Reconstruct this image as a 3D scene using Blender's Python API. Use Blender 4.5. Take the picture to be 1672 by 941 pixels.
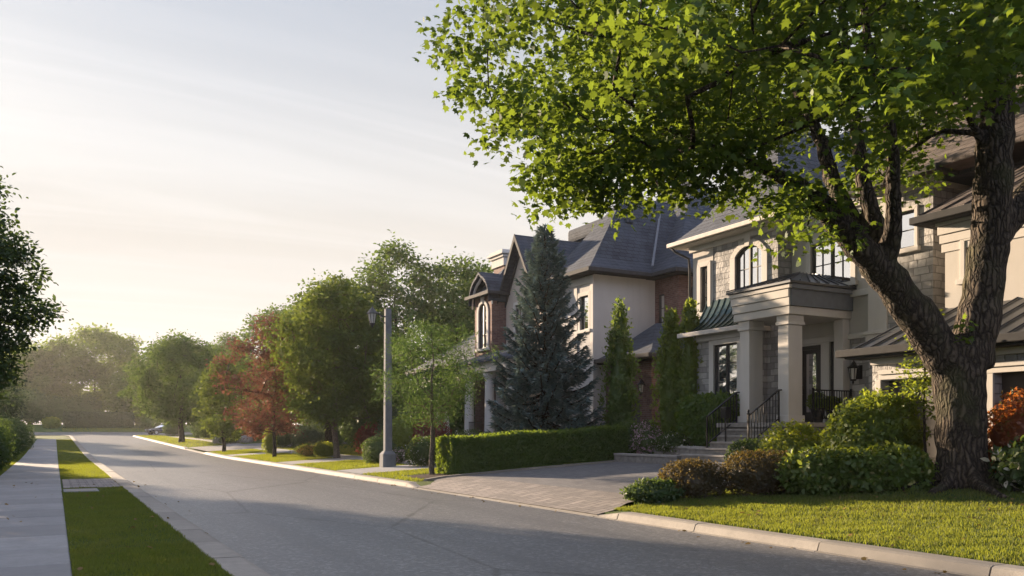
import bpy, bmesh, math, random
import numpy as np
from mathutils import Vector, Matrix, noise as mnoise

R = math.radians
sc = bpy.context.scene
for _o in list(bpy.data.objects):
    bpy.data.objects.remove(_o)
COL = sc.collection

# ------------------------------------------------------------------ camera
# World: X = distance to the right of the camera, square to the street; Y = along the street; Z up. Metres.
cam_d = bpy.data.cameras.new('camera')
cam = bpy.data.objects.new('camera', cam_d)
COL.objects.link(cam)
cam.location = (0, 0, 1.6)
cam.rotation_euler = (R(90), 0, R(-28.2))
cam_d.lens = 30.0
cam_d.sensor_width = 36
cam_d.shift_y = 0.1402
cam_d.clip_start = 0.05
cam_d.clip_end = 4000
sc.camera = cam

# ------------------------------------------------------------------ light
SUN_AZ, SUN_EL = -18.0, 12.0          # degrees left of the street axis (+Y), degrees up
EXPOSURE = 1.9
HAZE_DENSITY = 0.00025
sc.view_settings.view_transform = 'Standard'
sc.view_settings.look = 'None'
sc.view_settings.gamma = 1.0
sc.view_settings.use_curve_mapping = False
sc.view_settings.exposure = EXPOSURE
sun_d = bpy.data.lights.new('sun', 'SUN')
sun_d.energy = 5.0
sun_d.angle = R(0.6)
sun_d.color = (1.0, 0.77, 0.54)
sun = bpy.data.objects.new('sun', sun_d)
COL.objects.link(sun)
sd = Vector((math.sin(R(SUN_AZ)) * math.cos(R(SUN_EL)), math.cos(R(SUN_AZ)) * math.cos(R(SUN_EL)), math.sin(R(SUN_EL))))
sun.rotation_euler = sd.to_track_quat('Z', 'Y').to_euler()
sun.location = (-20, 60, 40)

world = bpy.data.worlds.new('World')
sc.world = world
world.use_nodes = True
nt = world.node_tree
nt.nodes.clear()
def wn(t, **kw):
    n = nt.nodes.new(t)
    for k, v in kw.items():
        setattr(n, k, v)
    return n
def wm(op, a, b=None, clamp=False):
    n = wn('ShaderNodeMath', operation=op, use_clamp=clamp)
    for i, v in enumerate((a, b)):
        if v is None: continue
        if isinstance(v, (int, float)): n.inputs[i].default_value = v
        else: nt.links.new(v, n.inputs[i])
    return n.outputs[0]
sky = wn('ShaderNodeTexSky', sky_type='NISHITA')
sky.sun_disc = False
sky.sun_elevation = R(SUN_EL)
sky.sun_rotation = R(SUN_AZ)
sky.altitude = 100
sky.air_density = 1.0
sky.dust_density = 1.0
sky.ozone_density = 3.0
tc = wn('ShaderNodeTexCoord')
sep = wn('ShaderNodeSeparateXYZ')
nt.links.new(tc.outputs['Generated'], sep.inputs[0])
zc = wm('MAXIMUM', sep.outputs[2], 0.0)
den = wm('ADD', zc, 0.10)
px_ = wm('DIVIDE', sep.outputs[0], den)
py_ = wm('DIVIDE', sep.outputs[1], den)
cmb = wn('ShaderNodeCombineXYZ')
nt.links.new(px_, cmb.inputs[0]); nt.links.new(py_, cmb.inputs[1])
mp = wn('ShaderNodeMapping')
mp.inputs['Rotation'].default_value = (0, 0, R(38))
mp.inputs['Scale'].default_value = (0.30, 1.15, 1)
nt.links.new(cmb.outputs[0], mp.inputs[0])
nz = wn('ShaderNodeTexNoise'); nz.inputs['Scale'].default_value = 1.1; nz.inputs['Detail'].default_value = 7
nz.inputs['Roughness'].default_value = 0.52; nz.inputs['Distortion'].default_value = 0.9
nt.links.new(mp.outputs[0], nz.inputs['Vector'])
mr = wn('ShaderNodeMapRange'); mr.inputs[1].default_value = 0.34; mr.inputs[2].default_value = 0.70
mr.inputs[3].default_value = 0.40; mr.inputs[4].default_value = 0.85
nt.links.new(nz.outputs[0], mr.inputs[0])
# thin veil of high cloud, denser towards the horizon
veil = wm('MULTIPLY', wm('POWER', wm('SUBTRACT', 1.0, wm('MULTIPLY', zc, 1.35), True), 1.5), 0.86)
fac = wm('ADD', veil, .50, True)
def streaks(rot, scx, scy, lo, hi, amt, seed):
    m_ = wn('ShaderNodeMapping'); m_.inputs['Rotation'].default_value = (0, 0, R(rot)); m_.inputs['Scale'].default_value = (scx, scy, 1); m_.inputs['Location'].default_value = (seed, seed * .7, 0)
    nt.links.new(cmb.outputs[0], m_.inputs[0])
    n_ = wn('ShaderNodeTexNoise'); n_.inputs['Scale'].default_value = 1.0; n_.inputs['Detail'].default_value = 6; n_.inputs['Roughness'].default_value = .56; n_.inputs['Distortion'].default_value = 1.1
    nt.links.new(m_.outputs[0], n_.inputs['Vector'])
    g_ = wn('ShaderNodeMapRange', interpolation_type='SMOOTHSTEP'); g_.inputs[1].default_value = lo; g_.inputs[2].default_value = hi; g_.inputs[4].default_value = amt
    nt.links.new(n_.outputs[0], g_.inputs[0]); return g_.outputs[0]
cirrus = wm('ADD', streaks(28, .22, 1.25, .36, .72, .60, 3.1), streaks(44, .35, 2.4, .46, .76, .35, 8.7), True)
CLOUD = (2.85, 2.92, 3.0)
warm = wn('ShaderNodeMix', data_type='RGBA')
nt.links.new(wm('POWER', wm('SUBTRACT', 1.0, wm('MULTIPLY', zc, 1.65), True), 1.15), warm.inputs[0])
warm.inputs[6].default_value = (*CLOUD, 1)
warm.inputs[7].default_value = (5.05, 4.6, 4.1, 1)
mixc = wn('ShaderNodeMix', data_type='RGBA')
nt.links.new(fac, mixc.inputs[0])
nt.links.new(sky.outputs[0], mixc.inputs[6])
# added sky fill overhead and behind the camera, out of frame, to brighten shade
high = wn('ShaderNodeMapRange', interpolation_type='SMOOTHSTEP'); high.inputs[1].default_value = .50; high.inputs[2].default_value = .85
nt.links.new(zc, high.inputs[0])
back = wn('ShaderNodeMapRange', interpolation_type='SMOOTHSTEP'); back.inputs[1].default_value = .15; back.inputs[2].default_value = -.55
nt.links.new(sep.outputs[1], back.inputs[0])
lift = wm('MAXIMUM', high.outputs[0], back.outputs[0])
sky_fill = wn('ShaderNodeMix', data_type='RGBA')
nt.links.new(lift, sky_fill.inputs[0]); cir = wn('ShaderNodeMix', data_type='RGBA'); nt.links.new(cirrus, cir.inputs[0]); nt.links.new(warm.outputs[2], cir.inputs[6]); cir.inputs[7].default_value = (4.9, 4.7, 4.5, 1)
nt.links.new(cir.outputs[2], sky_fill.inputs[6]); sky_fill.inputs[7].default_value = (5.4, 5.8, 7.5, 1)
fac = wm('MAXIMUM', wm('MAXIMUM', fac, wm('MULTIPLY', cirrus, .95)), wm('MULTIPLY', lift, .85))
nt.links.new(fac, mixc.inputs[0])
nt.links.new(sky_fill.outputs[2], mixc.inputs[7])
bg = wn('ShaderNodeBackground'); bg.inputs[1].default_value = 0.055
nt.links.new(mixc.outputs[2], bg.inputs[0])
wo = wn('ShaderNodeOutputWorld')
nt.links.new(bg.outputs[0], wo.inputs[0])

sc.render.engine = 'CYCLES'
sc.cycles.use_denoising = True
sc.cycles.max_bounces = 7
sc.cycles.diffuse_bounces = 3
sc.cycles.glossy_bounces = 2
sc.cycles.transmission_bounces = 4
sc.cycles.transparent_max_bounces = 8
sc.cycles.volume_bounces = 0
sc.cycles.caustics_reflective = False
sc.cycles.caustics_refractive = False
sc.cycles.sample_clamp_indirect = 4

# ------------------------------------------------------------------ helpers: materials
def mat(name):
    m = bpy.data.materials.new(name)
    m.use_nodes = True
    m.node_tree.nodes.clear()
    return m
class N:
    """small node-tree builder"""
    def __init__(s, name):
        s.m = mat(name); s.t = s.m.node_tree
    def n(s, typ, ins=None, **kw):
        n = s.t.nodes.new(typ)
        for k, v in kw.items(): setattr(n, k, v)
        for k, v in (ins or {}).items():
            if hasattr(v, 'is_linked') or isinstance(v, bpy.types.NodeSocket): s.t.links.new(v, n.inputs[k])
            else: n.inputs[k].default_value = v
        return n
    def math(s, op, a, b=0.0, clamp=False):
        n = s.n('ShaderNodeMath', operation=op, use_clamp=clamp)
        for i, v in enumerate((a, b)):
            if isinstance(v, (int, float)): n.inputs[i].default_value = v
            else: s.t.links.new(v, n.inputs[i])
        return n.outputs[0]
    def mix(s, f, a, b, blend='MIX'):
        n = s.n('ShaderNodeMix', data_type='RGBA', blend_type=blend)
        for i, v in ((0, f), (6, a), (7, b)):
            if isinstance(v, bpy.types.NodeSocket): s.t.links.new(v, n.inputs[i])
            elif i == 0: n.inputs[i].default_value = v
            else: n.inputs[i].default_value = (*v[:3], 1)
        return n.outputs[2]
    def noise(s, vec, scale, detail=4, rough=.55, dist=0):
        i = {'Scale': scale, 'Detail': detail, 'Roughness': rough, 'Distortion': dist}
        if vec is not None: i['Vector'] = vec
        return s.n('ShaderNodeTexNoise', i).outputs[0]
    def ramp(s, f, a, b, lo=0., hi=1.):
        return s.n('ShaderNodeMapRange', {0: f, 1: a, 2: b, 3: lo, 4: hi}).outputs[0]
    def pos(s): return s.n('ShaderNodeNewGeometry').outputs['Position']
    def bump(s, h, strength=.5, dist=.02, nrm=None):
        i = {'Height': h, 'Strength': strength, 'Distance': dist}
        if nrm is not None: i['Normal'] = nrm
        return s.n('ShaderNodeBump', i).outputs[0]
    def wallvec(s, sx=1., sz=1.):
        """(x + y, z): runs along either wall direction of a house square to the street"""
        p = s.n('ShaderNodeSeparateXYZ', {0: s.pos()})
        a = s.math('MULTIPLY', s.math('ADD', p.outputs[0], p.outputs[1]), sx)
        return s.n('ShaderNodeCombineXYZ', {0: a, 1: s.math('MULTIPLY', p.outputs[2], sz)}).outputs[0]
    def out(s, sh):
        o = s.n('ShaderNodeOutputMaterial'); s.t.links.new(sh, o.inputs[0]); return s.m
    def pr(s, col, rough=.7, spec=.4, nrm=None, metal=0.):
        i = {'Roughness': rough, 'Specular IOR Level': spec, 'Metallic': metal}
        i['Base Color'] = col if isinstance(col, bpy.types.NodeSocket) else (*col[:3], 1)
        if nrm is not None: i['Normal'] = nrm
        return s.n('ShaderNodeBsdfPrincipled', i).outputs[0]

def leaf_mat(name, c1, c2, tr, trans=.45, gloss=.06, rough=.5, patch=None, dry=None):
    gloss *= .45
    q = N(name)
    g = q.n('ShaderNodeNewGeometry')
    r = g.outputs['Random Per Island']
    f = q.math('ADD', q.math('MULTIPLY', r, .7), q.ramp(q.noise(g.outputs['Position'], .9, 2), .35, .65, 0, .3))
    col = q.mix(f, c1, c2)
    if patch:
        col = q.mix(q.ramp(q.math('FRACT', q.math('MULTIPLY', r, 17.31)), 1 - patch[1] - .01, 1 - patch[1]), col, patch[0])
    if dry:
        col = q.mix(q.ramp(q.noise(g.outputs['Position'], 1.1, 5, .65), .48, .66, 0, .8), col, dry)
    trc = q.mix(f, [v * .75 for v in tr], [v * 1.15 for v in tr])
    d = q.n('ShaderNodeBsdfDiffuse', {'Color': col})
    t = q.n('ShaderNodeBsdfTranslucent', {'Color': trc})
    a = q.n('ShaderNodeMixShader', {0: trans, 1: d.outputs[0], 2: t.outputs[0]})
    gl = q.n('ShaderNodeBsdfGlossy', {'Color': (1, 1, 1, 1), 'Roughness': rough})
    b = q.n('ShaderNodeMixShader', {0: gloss, 1: a.outputs[0], 2: gl.outputs[0]})
    return q.out(b.outputs[0])

M = {}
def plain(name, col, rough=.6, spec=.4, metal=0., var=.12, scale=6., bump=0.):
    q = N(name)
    p = q.pos()
    nz = q.noise(p, scale, 5)
    c = q.mix(q.ramp(nz, .3, .7), [v * (1 - var) for v in col], [min(1, v * (1 + var)) for v in col])
    nrm = q.bump(q.noise(p, scale * 9, 4), bump, .01) if bump else None
    M[name] = q.out(q.pr(c, rough, spec, nrm, metal))

# leaves
M['maple_leaf'] = leaf_mat('maple_leaf', (.024, .060, .015), (.055, .102, .022), (.21, .29, .025), .40, .03, patch=((.085, .125, .03), .12))
M['lime_leaf'] = leaf_mat('lime_leaf', (.027, .054, .016), (.048, .08, .02), (.17, .215, .03), .38, .04)
M['back_leaf'] = leaf_mat('back_leaf', (.035, .07, .022), (.06, .105, .028), (.15, .22, .035), .36, .03)
M['far_leaf'] = leaf_mat('far_leaf', (.038, .07, .02), (.062, .098, .026), (.23, .31, .045), .45, .02)
M['dark_leaf'] = leaf_mat('dark_leaf', (.022, .045, .016), (.04, .07, .02), (.10, .15, .03), .35, .05)
M['locust_leaf'] = leaf_mat('locust_leaf', (.04, .085, .028), (.06, .115, .034), (.13, .20, .04), .36, .04)
M['plum_leaf'] = leaf_mat('plum_leaf', (.062, .034, .028), (.11, .056, .04), (.21, .085, .048), .36, .05)
M['spruce_needle'] = leaf_mat('spruce_needle', (.075, .125, .125), (.16, .22, .225), (.12, .16, .12), .24, .05)
M['hedge_leaf'] = leaf_mat('hedge_leaf', (.035, .078, .016), (.065, .115, .022), (.26, .35, .03), .40, .05)
M['yew_leaf'] = leaf_mat('yew_leaf', (.038, .078, .02), (.068, .118, .028), (.24, .32, .035), .38, .05)
M['box_leaf'] = leaf_mat('box_leaf', (.022, .05, .016), (.045, .08, .02), (.14, .20, .03), .35, .06)
M['gold_leaf'] = leaf_mat('gold_leaf', (.075, .115, .016), (.12, .16, .02), (.36, .40, .03), .44, .05)
M['cedar_leaf'] = leaf_mat('cedar_leaf', (.065, .11, .022), (.11, .155, .028), (.34, .40, .035), .42, .05)
M['barberry_leaf'] = leaf_mat('barberry_leaf', (.030, .034, .018), (.055, .042, .022), (.20, .14, .03), .35, .05)
M['hydrangea_leaf'] = leaf_mat('hydrangea_leaf', (.045, .085, .02), (.085, .13, .025), (.30, .36, .03), .42, .05, patch=((.30, .27, .10), .03))
M['grey_leaf'] = leaf_mat('grey_leaf', (.045, .07, .035), (.08, .10, .05), (.14, .18, .06), .35, .05)
M['rust_leaf'] = leaf_mat('rust_leaf', (.13, .035, .015), (.20, .07, .02), (.50, .16, .03), .42, .05, patch=((.10, .13, .02), .16))
M['red_leaf'] = leaf_mat('red_leaf', (.07, .020, .018), (.12, .03, .022), (.30, .05, .03), .4, .05)
M['pink_flower_leaf'] = leaf_mat('pink_flower_leaf', (.035, .06, .02), (.06, .09, .025), (.14, .2, .03), .38, .04, patch=((.55, .34, .42), .30))
M['white_flower_leaf'] = leaf_mat('white_flower_leaf', (.035, .06, .02), (.06, .09, .025), (.14, .2, .03), .38, .04, patch=((.70, .66, .55), .07))
M['orange_flower_leaf'] = leaf_mat('orange_flower_leaf', (.04, .07, .02), (.07, .10, .025), (.2, .25, .03), .38, .04, patch=((.60, .28, .08), .12))
M['grass_blade'] = leaf_mat('grass_blade', (.04, .078, .018), (.085, .115, .024), (.29, .32, .03), .42, .03, patch=((.16, .14, .05), .06), dry=(.105, .105, .038))

M['dry_leaf'] = leaf_mat('dry_leaf', (.12, .07, .025), (.22, .15, .05), (.2, .14, .04), .3, .04)

def bark(name, c1, c2, scale=1., strength=1.):
    q = N(name)
    p = q.pos()
    v = q.n('ShaderNodeMapping', {0: p, 3: (7 * scale, 7 * scale, 1.35 * scale)}).outputs[0]
    v2 = q.n('ShaderNodeVectorMath', {0: v, 1: q.n('ShaderNodeVectorMath', {0: q.n('ShaderNodeTexNoise', {'Vector': p, 'Scale': 3.5 * scale, 'Detail': 3}).outputs[1], 1: (1.3, 1.3, 1.3)}, operation='MULTIPLY').outputs[0]}, operation='ADD').outputs[0]
    vo = q.n('ShaderNodeTexVoronoi', {'Vector': v2, 'Scale': 1.7}, feature='DISTANCE_TO_EDGE').outputs[0]
    ridge = q.ramp(vo, 0, .32)
    fine = q.noise(q.n('ShaderNodeMapping', {0: p, 3: (30 * scale, 30 * scale, 6 * scale)}).outputs[0], 1.6, 6, .65)
    h = q.math('ADD', ridge, q.math('MULTIPLY', fine, .5))
    col = q.mix(q.ramp(h, .2, 1.3), c1, c2)
    moss = q.ramp(q.noise(p, 1.3, 4), .5, .68, 0, .5)
    col = q.mix(moss, col, (.055, .06, .022))
    M[name] = q.out(q.pr(col, .9, .2, q.bump(h, strength, .05 / scale)))
bark('maple_bark', (.014, .011, .009), (.10, .078, .058), 1., 1.)
bark('young_bark', (.05, .04, .032), (.16, .13, .10), 2.2, .6)
bark('dark_bark', (.02, .016, .012), (.075, .06, .045), 1.4, .6)

# masonry
def stone(name, c1, c2, mort):
    q = N(name)
    base = q.wallvec()
    wob = q.n('ShaderNodeVectorMath', {0: q.n('ShaderNodeTexNoise', {'Vector': base, 'Scale': 2.4, 'Detail': 2}).outputs[1], 1: (.10, .05, 0)}, operation='MULTIPLY').outputs[0]
    vec = q.n('ShaderNodeVectorMath', {0: base, 1: wob}, operation='ADD').outputs[0]
    b = q.n('ShaderNodeTexBrick', {'Vector': vec, 'Color1': (*c1, 1), 'Color2': (*c2, 1), 'Mortar': (*mort, 1), 'Scale': 1., 'Mortar Size': .012, 'Mortar Smooth': .4, 'Bias': -.1, 'Brick Width': .46, 'Row Height': .20}, offset=.43, offset_frequency=2, squash=.55, squash_frequency=3)
    fine = q.noise(q.pos(), 9, 6, .6)
    big = q.noise(q.pos(), 2.6, 3)
    col = q.mix(q.ramp(fine, .3, .75, 0, .45), b.outputs[0], [v * .7 for v in c1])
    h = q.math('ADD', q.math('MULTIPLY', b.outputs[1], -1.), q.math('ADD', q.math('MULTIPLY', fine, 1.), q.math('MULTIPLY', big, 1.4)))
    M[name] = q.out(q.pr(col, .85, .25, q.bump(h, .9, .035)))
stone('grey_stone', (.25, .245, .242), (.46, .445, .43), (.19, .185, .18))
def brickm(name, c1, c2, mort):
    q = N(name)
    b = q.n('ShaderNodeTexBrick', {'Vector': q.wallvec(), 'Color1': (*c1, 1), 'Color2': (*c2, 1), 'Mortar': (*mort, 1), 'Scale': 1., 'Mortar Size': .008, 'Mortar Smooth': .2, 'Bias': 0., 'Brick Width': .24, 'Row Height': .08})
    fine = q.noise(q.pos(), 14, 5)
    blot = q.noise(q.pos(), 5.0, 2)
    col = q.mix(q.ramp(blot, .35, .7, 0, .5), b.outputs[0], [v * .55 for v in c1])
    h = q.math('ADD', q.math('MULTIPLY', b.outputs[1], -1.), q.math('MULTIPLY', fine, .5))
    M[name] = q.out(q.pr(col, .85, .25, q.bump(h, .7, .012)))
brickm('brown_brick', (.135, .072, .060), (.21, .118, .095), (.19, .17, .16))
def stucco(name, col):
    q = N(name)
    p = q.pos()
    c = q.mix(q.ramp(q.noise(p, .9, 4), .3, .7), [v * .9 for v in col], col)
    streak = q.noise(q.n('ShaderNodeMapping', {0: p, 3: (3, 3, .35)}).outputs[0], 1.2, 4)
    c = q.mix(q.ramp(streak, .5, .75, 0, .22), c, [v * .62 for v in col])
    M[name] = q.out(q.pr(c, .95, .08, q.bump(q.noise(p, 60, 4), .25, .006)))
stucco('cream_stucco', (.47, .445, .415))
stucco('pale_trim', (.53, .505, .475))
stucco('grey_stucco', (.44, .43, .425))
stucco('taupe_render', (.44, .39, .345))
def shingle(name, c1, c2, row=.17, w=.34):
    q = N(name)
    b = q.n('ShaderNodeTexBrick', {'Vector': q.wallvec(), 'Color1': (*c1, 1), 'Color2': (*c2, 1), 'Mortar': (*[v * .35 for v in c1], 1), 'Scale': 1., 'Mortar Size': .014, 'Mortar Smooth': .6, 'Bias': 0., 'Brick Width': w, 'Row Height': row})
    p = q.pos()
    pat = q.noise(p, 1.1, 4)
    col = q.mix(q.ramp(pat, .35, .7, 0, .45), b.outputs[0], [v * 1.5 for v in c2])
    z = q.n('ShaderNodeSeparateXYZ', {0: p}).outputs[2]
    saw = q.math('SUBTRACT', 1., q.math('FRACT', q.math('DIVIDE', z, row)))
    h = q.math('ADD', q.math('ADD', q.math('MULTIPLY', b.outputs[1], -.6), q.math('MULTIPLY', saw, .8)), q.math('MULTIPLY', q.noise(p, 22, 4), .5))
    M[name] = q.out(q.pr(col, .85, .2, q.bump(h, .8, .025)))
shingle('slate_roof', (.046, .052, .064), (.074, .080, .092))
shingle('brown_roof', (.085, .072, .068), (.125, .105, .098))
shingle('dark_roof', (.026, .032, .044), (.043, .051, .066))
plain('seam_metal', (.055, .060, .068), .38, .5, .55, .1, 2.)
plain('green_metal', (.055, .085, .078), .30, .5, .75, .15, 2.)
plain('black_iron', (.012, .012, .013), .45, .5, .3)
plain('dark_frame', (.035, .034, .034), .5)
plain('dark_door', (.022, .019, .018), .4, .5)
plain('gutter_dark', (.045, .045, .047), .8, .12)
plain('gutter_pale', (.50, .46, .42), .75, .15)
plain('blue_board', (.12, .135, .16), .6)
plain('lamp_post_paint', (.125, .13, .14), .85, .15, 0., .15, 4., .15)
plain('lamp_black', (.018, .02, .021), .4)
plain('grey_block', (.20, .185, .17), .9, .2, 0., .22, 7., .5)
plain('cap_stone', (.27, .25, .23), .85, .2, 0., .15, 7., .35)
plain('flash_metal', (.12, .13, .15), .6, .3, .3)
plain('soil', (.045, .030, .022), .95, .1, 0., .35, 14., .8)
plain('pot_dark', (.02, .02, .021), .5)
plain('car_paint', (.018, .020, .024), .25, .6)
plain('car_tyre', (.012, .012, .012), .8)
plain('car_rim', (.35, .35, .36), .3, .5, .8)
plain('tail_red', (.25, .015, .012), .3, .5)
plain('fieldstone', (.24, .235, .23), .85, .25, 0., .25, 5., .5)
plain('grille', (.09, .09, .088), .6, .4, .4)
plain('garage_panel', (.065, .055, .048), .55)
plain('wrap_cloth', (.42, .41, .39), .9, .1, 0., .12, 5., .3)
q = N('frosted_glass')
M['frosted_glass'] = q.out(q.pr((.42, .42, .40), .3, .5))
def glass(name, dark, lo):
    q = N(name)
    p = q.pos()
    nrm = q.bump(q.noise(p, 1.3, 2), .06, .05)
    fr = q.n('ShaderNodeLayerWeight', {'Blend': .5, 'Normal': nrm}).outputs[1]
    f = q.ramp(fr, .1, .9, lo, 1.)
    # curtains and dim rooms behind the pane
    cur = q.ramp(q.noise(q.wallvec(2.2, .25), 2.2, 2), .45, .6)
    d = q.n('ShaderNodeBsdfDiffuse', {'Color': q.mix(cur, dark, [v * 3.2 + .02 for v in dark])})
    gl = q.n('ShaderNodeBsdfGlossy', {'Color': (1, 1, 1, 1), 'Roughness': .03, 'Normal': nrm})
    M[name] = q.out(q.n('ShaderNodeMixShader', {0: f, 1: d.outputs[0], 2: gl.outputs[0]}).outputs[0])
glass('glass', (.018, .018, .018), .80)

# ground surfaces
q = N('asphalt')
p = q.pos()
agg = q.noise(p, 34, 4, .75)
agg2 = q.n('ShaderNodeTexVoronoi', {'Vector': p, 'Scale': 70.}).outputs[0]
big = q.noise(q.n('ShaderNodeMapping', {0: p, 3: (1, .22, 1)}).outputs[0], .9, 5, .6)
col = q.mix(q.ramp(agg, .33, .68), (.038, .039, .043), (.19, .188, .188))
col = q.mix(q.ramp(big, .35, .7, 0, .55), col, (.125, .124, .125))
med = q.noise(p, 11, 3, .7)
col = q.mix(q.ramp(med, .40, .60, 0, .62), col, (.066, .066, .069))
grit = q.n('ShaderNodeTexVoronoi', {'Vector': p, 'Scale': 22.}).outputs[1]
col = q.mix(q.ramp(q.n('ShaderNodeSeparateColor', {0: grit}).outputs[0], .72, .9, 0, .55), col, (.24, .235, .23))
lane = q.noise(q.n('ShaderNodeMapping', {0: p, 3: (1.6, .05, 1)}).outputs[0], 1.0, 3)
col = q.mix(q.ramp(lane, .45, .65, 0, .5), col, (.076, .076, .079))
spots = q.n('ShaderNodeTexVoronoi', {'Vector': p, 'Scale': 1.1}).outputs[0]
col = q.mix(q.ramp(q.math('ADD', spots, q.math('MULTIPLY', med, .12)), .10, .16, .5, 0), col, (.03, .03, .031))
crk = q.n('ShaderNodeTexVoronoi', {'Vector': q.n('ShaderNodeMapping', {0: p, 3: (.22, .10, 1)}).outputs[0], 'Scale': 1.}, feature='DISTANCE_TO_EDGE').outputs[0]
col = q.mix(q.ramp(q.math('ADD', crk, q.math('MULTIPLY', q.noise(p, 1.6, 5), .03)), .018, .024, .55, 0), col, (.02, .02, .02))
M['asphalt'] = q.out(q.pr(col, .45, .5, q.bump(q.math('ADD', agg, q.math('MULTIPLY', agg2, .6)), .45, .008)))
def concrete(name, c, stain=.4):
    q = N(name)
    p = q.pos()
    g = q.n('ShaderNodeNewGeometry').outputs['Random Per Island']
    c0 = q.mix(g, [v * .74 for v in c], [v * 1.12 for v in c])
    c1 = q.mix(q.ramp(q.noise(p, 1.7, 6, .62), .4, .72, 0, stain), c0, [v * .5 for v in c])
    c1 = q.mix(q.ramp(q.noise(p, 7, 5, .7), .45, .7, 0, .45), c1, [v * .6 for v in c])
    c2 = q.mix(q.ramp(q.noise(p, 55, 4), .35, .7, 0, .35), c1, [v * .7 for v in c])
    M[name] = q.out(q.pr(c2, .8, .3, q.bump(q.noise(p, 70, 5), .35, .006)))
concrete('pavement_concrete', (.235, .23, .226))
concrete('kerb_concrete', (.265, .24, .205))
q = N('driveway_pavers')
p = q.pos()
sp = q.n('ShaderNodeSeparateXYZ', {0: p})
v = q.n('ShaderNodeCombineXYZ', {0: sp.outputs[1], 1: sp.outputs[0]}).outputs[0]
b = q.n('ShaderNodeTexBrick', {'Vector': v, 'Color1': (.098, .098, .102, 1), 'Color2': (.155, .150, .150, 1), 'Mortar': (.04, .039, .039, 1), 'Scale': 1., 'Mortar Size': .007, 'Mortar Smooth': .3, 'Bias': 0., 'Brick Width': .24, 'Row Height': .16})
n1 = q.noise(p, .8, 5)
col = q.mix(q.ramp(n1, .35, .7, 0, .5), b.outputs[0], (.11, .10, .10))
h = q.math('ADD', q.math('MULTIPLY', b.outputs[1], -1.), q.math('MULTIPLY', q.noise(p, 40, 3), .4))
M['driveway_pavers'] = q.out(q.pr(col, .72, .35, q.bump(h, .7, .010)))
q = N('apron_pavers')
p = q.pos()
b = q.n('ShaderNodeTexBrick', {'Vector': p, 'Color1': (.17, .15, .135, 1), 'Color2': (.26, .225, .20, 1), 'Mortar': (.05, .045, .042, 1), 'Scale': 1., 'Mortar Size': .012, 'Mortar Smooth': .3, 'Bias': 0., 'Brick Width': .42, 'Row Height': .22})
h = q.math('ADD', q.math('MULTIPLY', b.outputs[1], -1.), q.math('MULTIPLY', q.noise(p, 40, 3), .4))
M['apron_pavers'] = q.out(q.pr(q.mix(q.ramp(q.noise(p, 2.2, 5), .4, .7, 0, .5), b.outputs[0], (.12, .11, .10)), .75, .3, q.bump(h, .8, .012)))
q = N('lawn_ground')
p = q.pos()
n1 = q.noise(p, .55, 4)
n2 = q.noise(p, 7, 6, .65)
n3 = q.noise(p, 45, 4, .7)
col = q.mix(q.ramp(n1, .35, .68), (.045, .085, .018), (.085, .115, .026))
col = q.mix(q.ramp(n2, .5, .75, 0, .55), col, (.11, .10, .042))
col = q.mix(q.ramp(n3, .35, .7, 0, .6), col, (.025, .045, .010))
M['lawn_ground'] = q.out(q.pr(col, .9, .15, q.bump(q.math('ADD', n3, n2), 1., .05)))

# ------------------------------------------------------------------ helpers: objects
def tag(o, label=None, cat=None, group=None, kind=None):
    if label: o['label'] = label
    if cat: o['category'] = cat
    if group: o['group'] = group
    if kind: o['kind'] = kind
    return o
def empty(name, loc, label, cat, group=None):
    o = bpy.data.objects.new(name, None)
    o.empty_display_size = .3
    COL.objects.link(o)
    o.location = loc
    return tag(o, label, cat, group)
def relink(o, parent):
    """parent keeping the world position (all meshes are modelled in world coordinates unless moved)"""
    o.parent = parent
    if parent is not None:
        m = Matrix.Translation(-Vector(world_loc(parent)))
        o.location = Vector(o.location) - Vector(world_loc(parent))
def world_loc(o):
    v = Vector(o.location)
    while o.parent is not None:
        o = o.parent; v = v + Vector(o.location)
    return v
def copy_tree(o, parent=None):
    c = o.copy()
    COL.objects.link(c)
    if parent is not None:
        c.parent = parent
    for ch in list(o.children):
        copy_tree(ch, c)
    return c
def mesh_np(name, V, loops, starts, totals, material, smooth=False):
    me = bpy.data.meshes.new(name)
    me.vertices.add(len(V)); me.vertices.foreach_set('co', np.ascontiguousarray(V, dtype=np.float32).ravel())
    me.loops.add(len(loops)); me.loops.foreach_set('vertex_index', np.ascontiguousarray(loops, dtype=np.int32))
    me.polygons.add(len(starts))
    me.polygons.foreach_set('loop_start', np.ascontiguousarray(starts, dtype=np.int32))
    me.polygons.foreach_set('loop_total', np.ascontiguousarray(totals, dtype=np.int32))
    me.update(calc_edges=True)
    me.validate()
    if smooth:
        me.polygons.foreach_set('use_smooth', np.ones(len(starts), dtype=bool))
    me.materials.append(M[material])
    return me
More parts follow.
